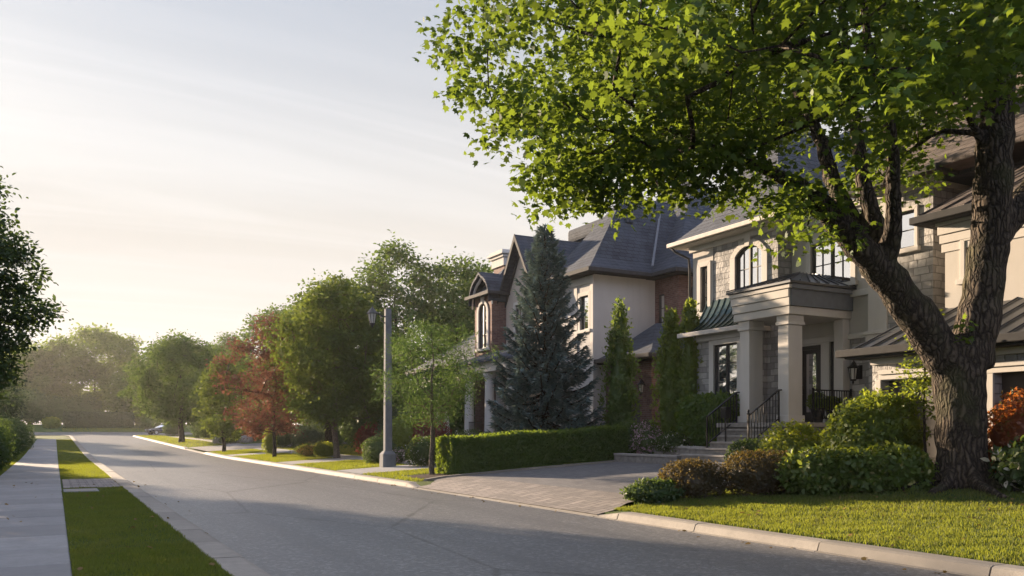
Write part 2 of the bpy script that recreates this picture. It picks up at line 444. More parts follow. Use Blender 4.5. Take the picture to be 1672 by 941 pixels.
class MB:
    def __init__(s): s.v = []; s.f = []
    def add(s, vs, fs):
        b = len(s.v); s.v += [tuple(v) for v in vs]; s.f += [tuple(b + i for i in f) for f in fs]
    def box(s, x0, x1, y0, y1, z0, z1):
        if x0 > x1: x0, x1 = x1, x0
        if y0 > y1: y0, y1 = y1, y0
        if z0 > z1: z0, z1 = z1, z0
        s.add([(x0, y0, z0), (x1, y0, z0), (x1, y1, z0), (x0, y1, z0), (x0, y0, z1), (x1, y0, z1), (x1, y1, z1), (x0, y1, z1)],
              [(0, 3, 2, 1), (4, 5, 6, 7), (0, 1, 5, 4), (1, 2, 6, 5), (2, 3, 7, 6), (3, 0, 4, 7)])
    def prism(s, poly, off):
        """closed prism: polygon (list of 3D points) and its offset vector"""
        n = len(poly); o = Vector(off)
        vs = [tuple(p) for p in poly] + [tuple(Vector(p) + o) for p in poly]
        fs = [tuple(range(n))[::-1], tuple(range(n, 2 * n))] + [(i, (i + 1) % n, n + (i + 1) % n, n + i) for i in range(n)]
        s.add(vs, fs)
    def bar(s, a, b, w, h=None, up=(0, 0, 1)):
        a, b = Vector(a), Vector(b); h = h or w
        d = (b - a).normalized(); u = Vector(up)
        if abs(d.dot(u)) > .98: u = Vector((1, 0, 0))
        r = d.cross(u).normalized() * (w / 2); u2 = r.cross(d).normalized() * (h / 2)
        s.prism([a - r - u2, a + r - u2, a + r + u2, a - r + u2], b - a)
    def tube(s, pts, rad, seg=8, cap=True):
        pts = [Vector(p) for p in pts]
        if isinstance(rad, (int, float)): rad = [rad] * len(pts)
        prev = None; base = len(s.v)
        for i, p in enumerate(pts):
            d = (pts[min(i + 1, len(pts) - 1)] - pts[max(i - 1, 0)])
            d = d.normalized() if d.length > 1e-9 else Vector((0, 0, 1))
            if prev is None:
                a = Vector((1, 0, 0)) if abs(d.x) < .8 else Vector((0, 1, 0))
                u = d.cross(a).normalized()
            else:
                u = (prev - d * prev.dot(d)).normalized()
            prev = u; w = d.cross(u)
            for k in range(seg):
                t = 2 * math.pi * k / seg
                s.v.append(tuple(p + (u * math.cos(t) + w * math.sin(t)) * rad[i]))
        for i in range(len(pts) - 1):
            for k in range(seg):
                a = base + i * seg + k; b = base + i * seg + (k + 1) % seg
                s.f.append((a, b, b + seg, a + seg))
        if cap:
            s.f.append(tuple(base + k for k in range(seg))[::-1])
            e = base + (len(pts) - 1) * seg
            s.f.append(tuple(e + k for k in range(seg)))
    def lathe(s, prof, c, seg=16):
        """profile [(r, z)] about a vertical axis at c"""
        s.tube([(c[0], c[1], c[2] + z) for r, z in prof], [max(r, .002) for r, z in prof], seg)
    def build(s, name, material, parent=None, smooth=False, bevel=0.):
        me = bpy.data.meshes.new(name)
        org = Vector(world_loc(parent)) if parent is not None else None
        v = s.v if org is None else [(p[0] - org.x, p[1] - org.y, p[2] - org.z) for p in s.v]
        me.from_pydata(v, [], s.f)
        me.materials.append(M[material])
        if smooth:
            for p in me.polygons: p.use_smooth = True
        me.update()
        o = bpy.data.objects.new(name, me)
        COL.objects.link(o)
        if parent is not None: o.parent = parent
        if bevel:
            b = o.modifiers.new('bevel', 'BEVEL'); b.width = bevel; b.segments = 2; b.limit_method = 'ANGLE'
        return o

# ------------------------------------------------------------------ helpers: leaves
rng = np.random.default_rng(11)
_mp = [(0, 0, 0), (.16, -.08, 0), (.30, .06, -.05), (.52, .14, -.12), (.36, .34, -.05), (.50, .60, -.14), (.20, .58, -.02), (0, 1.0, -.16)]
MAPLE = np.array(_mp + [(-x, y, z) for x, y, z in _mp[:0:-1][1:]], dtype=np.float64)
OVAL = np.array([(0, 0, 0), (.24, .25, .06), (.26, .6, .05), (0, 1, -.08), (-.26, .6, .05), (-.24, .25, .06)], dtype=np.float64)
SLIM = np.array([(0, 0, 0), (.13, .4, .03), (0, 1, -.1), (-.13, .4, .03)], dtype=np.float64)
DIAM = np.array([(0, 0, 0), (.36, .5, .08), (0, 1, -.05), (-.36, .5, .08)], dtype=np.float64)
def unit(a):
    return a / np.maximum(np.linalg.norm(a, axis=1, keepdims=True), 1e-9)
def leaves(P, Nrm, Dir, size, shape):
    """one small polygon per leaf: base point, blade normal, pointing direction"""
    n = len(P)
    Nn = unit(Nrm)
    D = unit(Dir - (Dir * Nn).sum(1, keepdims=True) * Nn)
    X = np.cross(D, Nn)
    S = np.asarray(size).reshape(-1, 1, 1) * np.ones((n, 1, 1))
    k = len(shape)
    V = P[:, None, :] + S * (shape[None, :, 0:1] * X[:, None, :] + shape[None, :, 1:2] * D[:, None, :] + shape[None, :, 2:3] * Nn[:, None, :])
    return V.reshape(-1, 3), np.arange(n * k), np.arange(n) * k, np.full(n, k)
def leaf_obj(name, P, Nrm, Dir, size, shape, material, parent=None, extra=None):
    V, L, St, T = leaves(P, Nrm, Dir, size, shape)
    if extra is not None:                                     # an inner body appended to the same mesh
        ev, ef = extra
        b = len(V); V = np.vstack([V, ev])
        l2 = np.concatenate([np.array(f) + b for f in ef]); t2 = np.array([len(f) for f in ef])
        s2 = len(L) + np.concatenate([[0], np.cumsum(t2)[:-1]])
        L = np.concatenate([L, l2]); St = np.concatenate([St, s2]); T = np.concatenate([T, t2])
    if parent is not None: V = V - np.array(world_loc(parent))
    me = mesh_np(name, V, L, St, T, material)
    o = bpy.data.objects.new(name, me)
    COL.objects.link(o)
    if parent is not None: o.parent = parent
    return o
def rdir(n):
    return unit(rng.normal(size=(n, 3)))

def lump(D, seed, amp):
    """uneven outline: a few waves over the sphere of directions"""
    r = np.random.default_rng(seed); s = np.zeros(len(D))
    for k in range(7):
        w = r.normal(size=3) * (2.2 + k * 1.1)
        s += np.sin(D @ w + r.uniform(0, 6.28)) / (1 + .45 * k)
    return 1 + amp * s / 2.2

def bush_mesh(name, c, rad, leaf, n, material, seed=1, power=2., amp=.12, shape=OVAL, parent=None, core=.72, up=.25, sprigs=0.):
    """leafy mound: leaves through the outer layer of a rounded (power 2) to boxy (power 6) body"""
    c = np.array(c, float); rad = np.array(rad, float)
    nt_ = max(40, n // 16)
    T = rdir(int(nt_ * 1.5)); T = T[T[:, 2] > -.75][:nt_]; nt_ = len(T)
    k = np.arange(n) % nt_
    tw = .30 * math.sqrt(220. / nt_)
    td = rng.normal(size=nt_) * .055
    D = unit(T[k] + rng.normal(size=(n, 3)) * tw * .55)
    sup = (np.abs(D) ** power).sum(1) ** (-1 / power)
    l = lump(D, seed, amp)
    depth = 1 + td[k] - np.abs(rng.normal(size=n)) * .07
    depth[rng.random(n) < .16] -= .14
    if sprigs:
        m = (rng.random(nt_) < sprigs) & (T[:, 2] > -.1)
        ext = np.where(m, rng.uniform(.04, .20, nt_), 0)
        depth += ext[k] * rng.random(n)
    P = c + D * (sup * l * depth)[:, None] * rad
    out = unit(D / rad) + (unit(rng.normal(size=(nt_, 3))) * .55)[k]
    out = unit(out)
    Nn = unit(out * .8 + rng.normal(size=(n, 3)) * .55 + np.array([0, 0, up]))
    Dr = unit(out * .7 + rng.normal(size=(n, 3)) * .7 + np.array([0, 0, .35]))
    sz = leaf * rng.uniform(.65, 1.25, n)
    extra = None
    if core:
        bm = bmesh.new(); bmesh.ops.create_icosphere(bm, subdivisions=3, radius=1)
        ev = np.array([v.co[:] for v in bm.verts]); ef = [[v.index for v in f.verts] for f in bm.faces]; bm.free()
        es = (np.abs(ev) ** power).sum(1) ** (-1 / power)
        ev = c + ev * (es * lump(ev, seed, amp) * core)[:, None] * rad
        extra = (ev, ef)
    return leaf_obj(name, P, Nn, Dr, sz, shape, material, parent, extra)
def bush(name, label, cat, c, rad, leaf, n, material, group=None, **kw):
    o = bush_mesh(name, (0, 0, 0), rad, leaf, n, material, **kw)
    o.location = c
    return tag(o, label, cat, group)

# ------------------------------------------------------------------ helpers: trees
class Skel:
    """branch skeleton: nodes joined to parents, radii by the pipe rule"""
    def __init__(s): s.p = []; s.par = []; s.fix = {}
    def chain(s, pts, start=-1):
        i = start
        for p in pts:
            x, y, z = p[:3]
            s.p.append(Vector((x, y, z))); s.par.append(i); i = len(s.p) - 1
            if len(p) > 3: s.fix[i] = p[3]
        return i
    def nearest(s, q, low=1.0):
        A = np.array([v[:] for v in s.p]); d = A - np.array(q)
        cost = np.linalg.norm(d, axis=1) + np.maximum(0, d[:, 2]) * low
        return int(np.argmin(cost))
    def reach(s, q, rnd, step=.5, lift=.12):
        i = s.nearest(q); a = s.p[i]; q = Vector(q); L = (q - a).length
        n = max(1, int(L / step))
        ch = []
        for k in range(1, n + 1):
            t = k / n
            p = a.lerp(q, t)
            p.z += -lift * L * math.sin(t * math.pi) * .5
            if k < n: p += Vector((rnd.uniform(-1, 1), rnd.uniform(-1, 1), rnd.uniform(-1, 1))) * .06 * L / n * 1.6
            ch.append(p)
        return s.chain([tuple(p) for p in ch], i)
    def radii(s, tip, e=2.3):
        n = len(s.p); acc = [0.] * n; r = [0.] * n
        kids = [0] * n
        for i in range(n):
            if s.par[i] >= 0: kids[s.par[i]] += 1
        for i in range(n - 1, -1, -1):
            r[i] = tip if kids[i] == 0 else acc[i] ** (1 / e)
            if i in s.fix: r[i] = s.fix[i]
            if s.par[i] >= 0: acc[s.par[i]] += r[i] ** e
        return r
    def mesh(s, mb, tip, seg=7, skip=(), rmax=None):
        r = s.radii(tip); n = len(s.p)
        if rmax: r = [min(v, rmax) for v in r]
        ch = [[] for _ in range(n)]
        for i in range(n):
            if s.par[i] >= 0: ch[s.par[i]].append(i)
        roots = [i for i in range(n) if s.par[i] < 0]
        stack = [(k, None) for k in roots]
        while stack:
            i, frm = stack.pop()
            path = [i] if frm is None else [frm, i]
            j = i
            while ch[j]:
                nx = max(ch[j], key=lambda k: r[k])
                for k in ch[j]:
                    if k != nx: stack.append((k, j))
                j = nx; path.append(j)
            if len(path) < 2: continue
            rr = [r[k] for k in path]
            if frm is not None: rr[0] = min(r[frm] * .9, rr[1] * 1.15)
            if frm in skip and i in skip: continue
            mb.tube([s.p[k] for k in path], rr, seg if rr[0] > .05 else 5)
def clump_leaves(C, rad, per, leaf, flat=.75, droop=.2, tree_c=None):
    n = len(C) * per
    c = np.repeat(np.array(C), per, axis=0)
    rr = np.repeat(np.asarray(rad) * np.ones(len(C)), per)
    off = rng.normal(size=(n, 3)) * .5 * rr[:, None]
    off[:, 2] *= flat
    P = c + off
    out = unit(off + 1e-6)
    Nn = unit(rng.normal(size=(n, 3)) * .6 + np.array([0, 0, .9]))
    Dr = unit(out + rng.normal(size=(n, 3)) * .6 + np.array([0, 0, -droop]))
    return P, Nn, Dr, leaf * rng.uniform(.6, 1.25, n)

def tree(name, label, base, height, crown, leaf, n_clumps, per, material, barkm='dark_bark', trunk_r=.14, trunk_h=None,
         lobes=None, seed=1, group=None, shape=DIAM, clump_r=.6, lean=(0, 0), cat='tree', tip=.012, hollow=.45, limbs=4):
    """trunk with limbs grown to leaf clumps that fill an uneven crown; crown = (rx, ry, z_low, z_high, power of the outline)"""
    rnd = random.Random(seed)
    root = empty(name, base, label, cat, group)
    rx, ry, zl, zh, pw = crown
    C = []
    guard = 0
    dmin = clump_r * .75
    while len(C) < n_clumps and guard < n_clumps * 60:
        guard += 1
        t = rnd.random(); z = zl + (zh - zl) * t
        if pw == 'cone': prof = max(.05, (1 - t) ** .8) * (1 if t > .12 else .6 + t * 3.3)
        elif pw == 'flame': prof = (math.sin(math.pi * (t * .97 + .03) ** .62) ** .75) * (1 if t < .5 else 1 - .55 * (t - .5))
        elif pw == 'egg': prof = math.sin(math.pi * min(1, (t * .93 + .07)) ** .8) ** .6
        elif pw == 'vase': prof = (.35 + .9 * t) if t < .6 else math.sqrt(max(0, 1 - ((t - .6) / .4) ** 2)) * .9
        else: prof = math.sqrt(max(0, 1 - (2 * t - 1) ** 2)) ** .85
        a = rnd.uniform(0, 2 * math.pi)
        wob = 1 + .22 * math.sin(a * 3 + seed + t * 5) + .14 * math.sin(a * 5 + seed * 2 - t * 9)
        r = prof * wob * (hollow + (1 - hollow) * math.sqrt(rnd.random())) if rnd.random() < .8 else prof * rnd.random()
        x, y = rx * r * math.cos(a) + lean[0] * t, ry * r * math.sin(a) + lean[1] * t
        p = (x, y, z)
        if all((x - u) ** 2 + (y - v) ** 2 + (z - w) ** 2 > dmin ** 2 for u, v, w in C): C.append(p)
    sk = Skel()
    th = trunk_h if trunk_h else zl + .3
    top = zl + (zh - zl) * .8
    pts = [(0, 0, -.15, trunk_r * 1.55), (0, 0, .06, trunk_r * 1.2), (rnd.uniform(-.03, .03), rnd.uniform(-.03, .03), .5, trunk_r)]
    k = 7
    for i in range(1, k + 1):
        t = i / k; z = .5 + (top - .5) * t
        w = .02 * top
        tr = trunk_r * (1 - .12 * z / th) if z < th else max(.02, trunk_r * .88 * (1 - (z - th) / (top - th + .01)) ** .8 * .75)
        tt = max(0, (z - zl) / (zh - zl))
        pts.append((rnd.uniform(-w, w) + lean[0] * tt, rnd.uniform(-w, w) + lean[1] * tt, z, max(tr, .02)))
    sk.chain(pts)
    C.sort(key=lambda p: (p[0] ** 2 + p[1] ** 2) ** .5 + .4 * abs(p[2] - zl))
    for p in C: sk.reach(p, rnd, step=max(.35, clump_r * .6))
    mb = MB(); sk.mesh(mb, tip, 8)
    tk = MB(); tk.v = [(v[0] + base[0], v[1] + base[1], v[2] + base[2]) for v in mb.v]; tk.f = mb.f
    tk.build('trunk', barkm, root, smooth=True)
    Cn = np.array(C) + np.array(base)
    rad = clump_r * rng.uniform(.75, 1.25, len(C))
    P, Nn, Dr, sz = clump_leaves(Cn, rad, per, leaf)
    leaf_obj('crown', P, Nn, Dr, sz, shape, material, root)
    return root

def column_shrub(name, label, base, h, r, leaf, n, m, seed):
    """pointed columnar evergreen: bundles of upright sprays round a flame shaped body, on a short stem"""
    rg = np.random.default_rng(seed)
    root = empty(name, base, label, 'shrub')
    b = np.array(base, float)
    prof = lambda t: np.clip(np.sin(np.pi * np.clip(t * .98 + .02, 0, 1) ** .58) ** .8, 0, 1) * (1 - .35 * np.clip(t - .45, 0, 1)) + .02
    nt_ = n // 22
    t = rg.random(nt_) ** .85; a = rg.uniform(0, 2 * math.pi, nt_)
    rr = r * prof(t) * (1 + .16 * np.sin(a * 3 + t * 11 + seed) + .12 * np.sin(a * 5 - t * 17)) * rg.uniform(.62, 1.2, nt_)
    C = np.column_stack([rr * np.cos(a), rr * np.sin(a), .35 + t * (h - .35)])
    k = np.arange(n) % nt_
    off = rg.normal(size=(n, 3)) * np.array([.075, .075, .13]) * (r / .55)
    P = C[k] + off
    up = np.zeros((n, 3)); up[:, 2] = 1
    out = unit(C[k] * np.array([1, 1, 0]) + 1e-6)
    Dr = up * .9 + out * .5 + rg.normal(size=(n, 3)) * .4
    Nn = out * .7 + rg.normal(size=(n, 3)) * .6 + up * .2
    ts = np.linspace(0, 1, 14); ev, ef = [], []
    for q_ in ts:
        for j in range(10):
            aa = j * math.pi / 5; q2 = .66 * r * prof(np.array([q_]))[0]
            ev.append((b[0] + q2 * math.cos(aa), b[1] + q2 * math.sin(aa), b[2] + .4 + q_ * (h - .7)))
    for i in range(13):
        for j in range(10): ef.append([i * 10 + j, i * 10 + (j + 1) % 10, (i + 1) * 10 + (j + 1) % 10, (i + 1) * 10 + j])
    mb = MB(); mb.tube([(b[0], b[1], b[2] - .1), (b[0], b[1], b[2] + h * .5)], [.06, .03], 8); mb.build('trunk', 'young_bark', root)
    leaf_obj('foliage', P + b, Nn, Dr, leaf * rg.uniform(.6, 1.25, n), OVAL, m, root, (np.array(ev), ef))
    return root
MAPLE_LIMBS = {
  'trunk': [(15.38, 10.36, 0.34, 0.53), (15.37, 10.37, 0.95, 0.48), (15.34, 10.38, 1.78, 0.45), (15.33, 10.39, 2.6, 0.46), (15.32, 10.39, 3.19, 0.47)],
  'left': [(15.22, 10.45, 2.84, 0.41), (14.86, 10.53, 3.24, 0.38), (14.29, 10.61, 3.83, 0.355), (13.74, 10.67, 4.37, 0.33), (13.24, 10.72, 4.76, 0.28), (12.53, 10.76, 5.28, 0.24), (11.85, 10.78, 5.72, 0.2), (11.06, 10.86, 6.06, 0.13), (9.94, 11.01, 6.3, 0.085), (8.93, 11.21, 6.61, 0.06), (7.95, 11.39, 7.1, 0.04)],
  'a': [(13.4, 10.74, 4.61, 0.26), (13.38, 11.21, 5.5, 0.19), (13.37, 11.67, 6.43, 0.16), (13.4, 12.1, 7.52, 0.13), (13.3, 12.73, 8.95, 0.1), (13.22, 13.34, 10.71, 0.07)],
  'b': [(13.5, 10.69, 4.61, 0.25), (13.55, 10.78, 5.2, 0.2), (13.42, 10.96, 6.02, 0.16), (13.46, 11.17, 7.01, 0.13), (13.45, 11.4, 8.37, 0.1), (13.53, 11.69, 10.53, 0.07)],
  'c': [(13.55, 10.66, 4.72, 0.22), (13.42, 10.39, 5.22, 0.17), (13.17, 10.18, 6.02, 0.14), (12.74, 9.96, 6.97, 0.12), (12.04, 9.77, 8.02, 0.09), (11.45, 9.52, 9.18, 0.06)],
  'right': [(15.47, 10.31, 2.84, 0.44), (15.64, 10.23, 3.66, 0.39), (15.76, 10.16, 4.6, 0.375), (15.77, 10.04, 5.52, 0.35), (15.71, 9.96, 6.54, 0.34), (15.68, 9.86, 7.67, 0.3), (15.56, 9.7, 8.96, 0.26), (15.31, 9.49, 10.84, 0.2), (15.06, 9.4, 13.04, 0.12), (14.82, 9.41, 15.05, 0.07)],
  'rr': [(15.94, 10.06, 5.37, 0.32), (16.48, 9.88, 6.04, 0.27), (17.23, 9.71, 6.76, 0.24), (18.4, 9.42, 8.13, 0.18), (19.72, 9.17, 10.16, 0.13), (20.96, 8.96, 12.53, 0.08)],
  'd': [(15.59, 10.02, 6.95, 0.11), (14.95, 9.91, 7.38, 0.085), (14.24, 9.73, 7.7, 0.07), (13.31, 9.54, 7.67, 0.05), (12.23, 9.33, 7.48, 0.035)],
  'e': [(15.61, 10.01, 7.24, 0.08), (15.24, 10.67, 7.44, 0.06), (15.09, 11.09, 7.3, 0.055), (14.94, 11.39, 7.04, 0.05), (14.79, 11.7, 6.63, 0.03)],
}
MAPLE_CLUMPS = [(10.3,11.3,10.5), (16.6,10.2,12.8), (11.8,15.2,10.3), (15.6,7.2,12.8), (18.4,12.2,12.1), (11.1,13.1,11.1), (16.6,9.5,10.0), (12.0,12.5,8.7), (14.2,9.9,10.6), (15.1,18.4,9.6), (8.0,9.6,6.4), (19.2,18.0,10.9), (15.7,12.1,9.7), (15.3,10.3,9.0), (12.8,8.4,10.5), (10.9,12.3,7.8), (10.4,5.9,7.8), (9.5,9.2,7.8), (8.5,9.2,8.5), (16.3,8.2,13.7), (10.3,12.5,13.1), (19.3,15.7,10.6), (7.5,5.9,5.3), (14.3,9.1,12.5), (14.3,6.9,7.8), (22.1,13.0,12.7), (7.8,7.8,7.5), (15.7,13.7,15.2), (12.4,12.8,13.7), (7.6,9.6,10.8), (17.3,13.6,8.7), (14.0,15.0,9.9), (11.5,14.5,9.7), (17.6,14.5,11.9), (8.9,10.1,10.4), (8.5,8.7,10.8), (9.6,15.8,12.5), (20.6,13.6,10.9), (23.0,13.7,10.7), (11.5,7.4,9.3), (11.5,13.2,7.6), (8.8,4.3,8.7), (22.1,10.8,11.0), (7.0,11.6,9.0), (5.9,9.4,7.2), (15.5,12.8,10.8), (9.6,13.6,10.4), (7.5,4.5,6.6), (18.4,11.0,10.7), (8.6,6.0,12.1), (12.7,8.3,12.9), (17.6,9.5,12.9), (14.1,13.6,9.8), (8.3,15.8,9.3), (10.6,12.8,9.7), (15.5,11.7,13.6), (12.2,8.3,7.2), (10.5,15.4,10.9), (19.8,9.4,10.8), (8.4,4.8,5.2), (13.2,10.4,8.8), (7.1,13.1,10.4), (6.6,7.5,6.1), (11.0,15.9,10.8), (11.7,6.9,7.5), (14.6,7.9,11.6), (16.8,13.7,10.0), (7.6,7.7,9.2), (10.4,12.4,10.6), (5.7,9.5,8.8), (16.6,13.0,9.5), (8.5,4.2,6.4), (14.1,7.4,10.9), (8.5,6.1,9.9), (16.2,8.7,10.4), (23.0,10.9,10.9), (12.2,18.3,8.7), (8.1,5.5,9.4), (13.6,10.2,13.3), (15.9,12.8,8.3), (13.4,6.2,9.0), (8.2,14.4,11.8), (12.8,14.7,12.0), (6.4,11.6,9.5), (13.6,7.3,10.3), (13.8,8.9,10.2), (12.9,6.1,7.8), (14.3,13.3,8.4), (17.8,9.4,8.3), (14.3,19.2,10.1), (15.4,17.3,10.9), (20.5,10.8,13.9), (9.4,8.3,10.8), (10.4,7.3,8.9), (17.3,18.1,11.0), (18.1,8.8,11.1), (9.5,4.5,5.5), (17.7,16.6,10.5), (12.7,17.3,11.2), (13.1,15.2,9.7), (8.8,5.7,6.1), (14.6,14.3,9.0), (14.8,17.2,9.9), (8.0,11.4,13.0), (9.4,5.3,11.9), (7.4,11.0,12.2), (7.2,10.7,10.7), (20.5,10.6,9.7), (11.0,9.8,9.5), (19.7,12.7,11.7), (14.3,8.6,8.4), (9.1,9.8,7.5), (11.3,5.9,7.8), (12.6,17.6,10.1), (7.0,11.0,9.8), (8.2,6.6,7.7), (12.9,14.9,8.2), (18.0,11.9,10.9), (9.2,13.6,8.7), (8.8,6.5,5.8), (15.0,10.9,11.0), (6.8,5.3,7.1), (13.6,14.9,10.6), (11.3,17.4,11.6), (11.3,7.9,11.2), (8.2,6.8,10.7), (13.3,13.1,8.0), (21.0,9.7,13.7), (19.0,12.6,10.9), (10.3,15.0,9.2), (13.2,12.0,11.8), (8.3,7.7,6.5), (8.4,8.7,6.8), (13.1,16.8,9.0), (13.7,8.4,12.2), (18.4,12.1,15.0), (9.8,14.5,8.2), (11.7,16.8,10.6), (9.7,16.3,8.7), (15.3,15.8,10.0), (16.1,11.2,8.3), (15.2,14.8,9.4), (10.6,9.5,8.1), (19.2,11.0,11.6), (10.9,5.6,8.9), (13.1,9.2,14.4), (9.6,8.7,9.7), (14.5,12.9,9.3), (16.5,16.3,9.9), (9.2,10.0,9.6), (19.8,15.1,12.9), (16.9,19.4,9.8), (9.4,7.0,7.2), (9.8,12.6,7.2), (17.2,16.1,11.3), (11.3,12.3,8.8), (14.6,15.3,12.1), (9.8,9.1,14.4), (12.4,9.1,8.6), (13.2,11.9,9.0), (12.1,12.3,7.7), (11.5,10.6,13.2), (19.1,16.4,10.4), (12.7,10.4,12.0), (8.5,4.0,8.0), (17.9,13.2,10.9), (7.1,6.8,8.2), (15.8,14.5,12.8), (16.1,17.6,10.1), (11.2,8.8,10.7), (9.1,7.3,8.9), (8.1,5.1,7.8), (20.2,13.7,13.0), (14.4,13.2,14.1), (18.8,14.8,12.9), (7.4,6.3,10.6), (5.8,7.8,6.2), (13.2,11.0,13.2), (17.9,9.5,10.9), (11.8,7.9,8.4), (14.8,11.3,9.0), (17.2,12.1,11.8), (11.4,11.0,10.1), (10.7,10.4,14.4), (19.0,17.1,11.1), (9.4,15.5,9.4), (19.8,12.9,10.2), (8.6,6.9,9.5), (8.3,13.9,10.5), (11.3,17.0,8.2), (6.2,9.8,9.9), (17.6,15.7,12.9), (12.9,5.9,6.1), (12.2,16.9,9.8), (11.6,5.8,5.8), (7.8,10.9,7.7), (14.8,8.7,9.5), (12.7,15.5,10.6), (14.3,11.1,10.5), (13.7,16.4,11.9), (8.9,12.9,10.2), (17.7,8.4,10.2), (13.3,7.9,14.0), (14.5,8.6,10.7), (9.9,6.1,12.2), (7.9,6.8,6.7), (9.1,14.1,7.7), (16.2,11.3,11.2), (18.6,10.3,14.0), (9.6,12.2,11.4), (6.8,10.1,7.4), (7.3,10.3,8.4), (10.4,16.3,10.0), (18.6,12.1,10.2), (13.6,14.4,12.7), (11.0,16.8,9.3), (15.0,9.7,13.4), (17.6,8.8,14.1), (16.3,16.0,12.0), (7.2,5.9,8.1), (6.5,10.6,6.4), (17.7,10.2,15.0), (20.9,12.9,13.2), (6.1,8.0,9.2), (8.7,11.1,7.7), (14.7,7.5,14.4), (12.2,13.1,11.8), (11.7,13.8,10.1), (23.1,10.6,10.2), (12.6,15.3,9.1), (8.3,10.5,6.9), (14.5,11.2,14.9), (9.7,10.1,12.2), (16.0,11.5,14.7), (8.3,8.7,12.2), (8.3,10.6,10.1), (5.9,7.6,7.5), (16.8,12.9,11.2), (15.1,8.4,13.7), (10.8,7.8,6.9), (15.4,14.0,11.9), (18.9,9.0,9.4), (8.7,12.0,8.2), (10.5,17.6,9.7), (10.2,9.8,14.6), (13.9,15.7,14.2), (14.2,10.2,8.3), (10.9,9.1,6.8), (9.5,11.9,8.2), (9.3,5.6,7.4), (14.0,11.2,8.8), (12.8,12.7,15.4), (19.9,9.3,12.0), (10.4,9.0,7.5), (11.9,15.2,11.1), (8.2,10.0,9.1), (5.6,8.8,8.6), (13.2,9.5,11.2), (7.8,7.2,8.5), (11.5,13.8,12.9), (8.3,8.7,7.8), (17.0,10.1,10.8), (20.7,10.7,12.2), (15.8,15.5,10.7), (11.9,7.2,12.1), (12.1,5.9,7.1), (21.5,16.2,10.6), (19.2,10.1,8.5), (12.9,8.1,7.4), (16.7,8.7,8.4), (9.3,9.0,10.6), (16.9,11.8,9.5), (8.5,9.0,9.4), (16.1,16.0,13.7), (13.0,15.1,14.1), (17.8,10.7,9.5), (11.2,6.6,6.6), (11.8,10.7,11.2), (15.7,17.6,12.4), (20.1,11.8,10.9), (12.5,6.5,9.4), (16.1,9.3,12.0), (9.9,6.0,10.5), (14.9,12.4,12.6), (8.4,10.0,11.2), (19.8,14.0,9.8), (11.9,13.2,10.7), (17.2,8.0,11.2), (8.5,8.3,9.6), (20.4,11.7,13.0), (14.6,16.4,9.1), (19.2,11.8,12.1), (8.7,4.9,10.9), (7.8,5.6,10.6), (20.6,14.8,11.5), (14.1,8.7,9.4), (16.1,16.5,10.5), (6.7,11.4,8.0), (8.7,14.5,8.3), (21.6,13.5,11.6), (13.7,13.1,10.4), (21.5,10.7,10.2), (16.8,14.5,10.6), (14.6,13.8,10.4), (11.7,12.3,14.9), (12.5,6.6,12.7), (22.6,13.1,12.0), (15.4,11.9,10.5), (14.5,7.5,9.2), (8.6,11.9,11.6), (8.8,11.4,10.2), (13.1,6.2,10.3), (6.7,10.3,9.0), (12.7,13.6,8.1), (13.7,13.9,13.7), (21.0,9.8,10.5), (13.3,7.0,14.0), (14.1,14.6,15.0), (14.9,18.3,10.8), (14.2,11.7,12.8), (10.5,8.5,6.3), (10.7,12.4,14.0), (21.9,12.5,11.2), (13.4,7.0,8.7), (13.1,10.8,10.1), (9.8,4.8,7.4), (12.9,13.5,13.2), (10.0,17.1,9.0), (20.0,10.5,12.2), (19.1,13.9,10.2), (6.7,13.4,8.5), (6.8,13.6,8.1), (6.6,13.0,7.2), (6.8,12.7,6.7), (6.8,13.8,9.2), (6.7,12.3,6.8), (7.1,11.8,5.6), (7.5,11.8,5.5), (7.9,11.6,5.6), (8.9,11.4,5.7), (9.2,11.3,5.8), (10.6,10.7,5.6), (11.6,10.7,5.2), (11.7,10.7,5.5), (11.6,10.8,5.9), (9.8,10.9,6.1), (9.5,11.1,6.0), (8.5,11.2,5.9), (7.6,11.6,5.7), (8.6,10.8,6.0), (8.9,12.2,6.3), (7.6,11.2,5.7), (7.5,12.0,6.2), (8.7,10.3,6.0), (10.5,11.8,6.9), (9.5,12.1,6.9), (7.8,10.8,6.2), (8.2,12.5,6.8), (10.2,10.7,6.3), (9.5,10.4,6.6), (10.3,12.4,7.6), (8.5,11.5,7.3), (15.2,11.2,7.6), (14.8,11.7,6.8), (14.5,11.8,7.1), (14.9,11.3,7.2)]

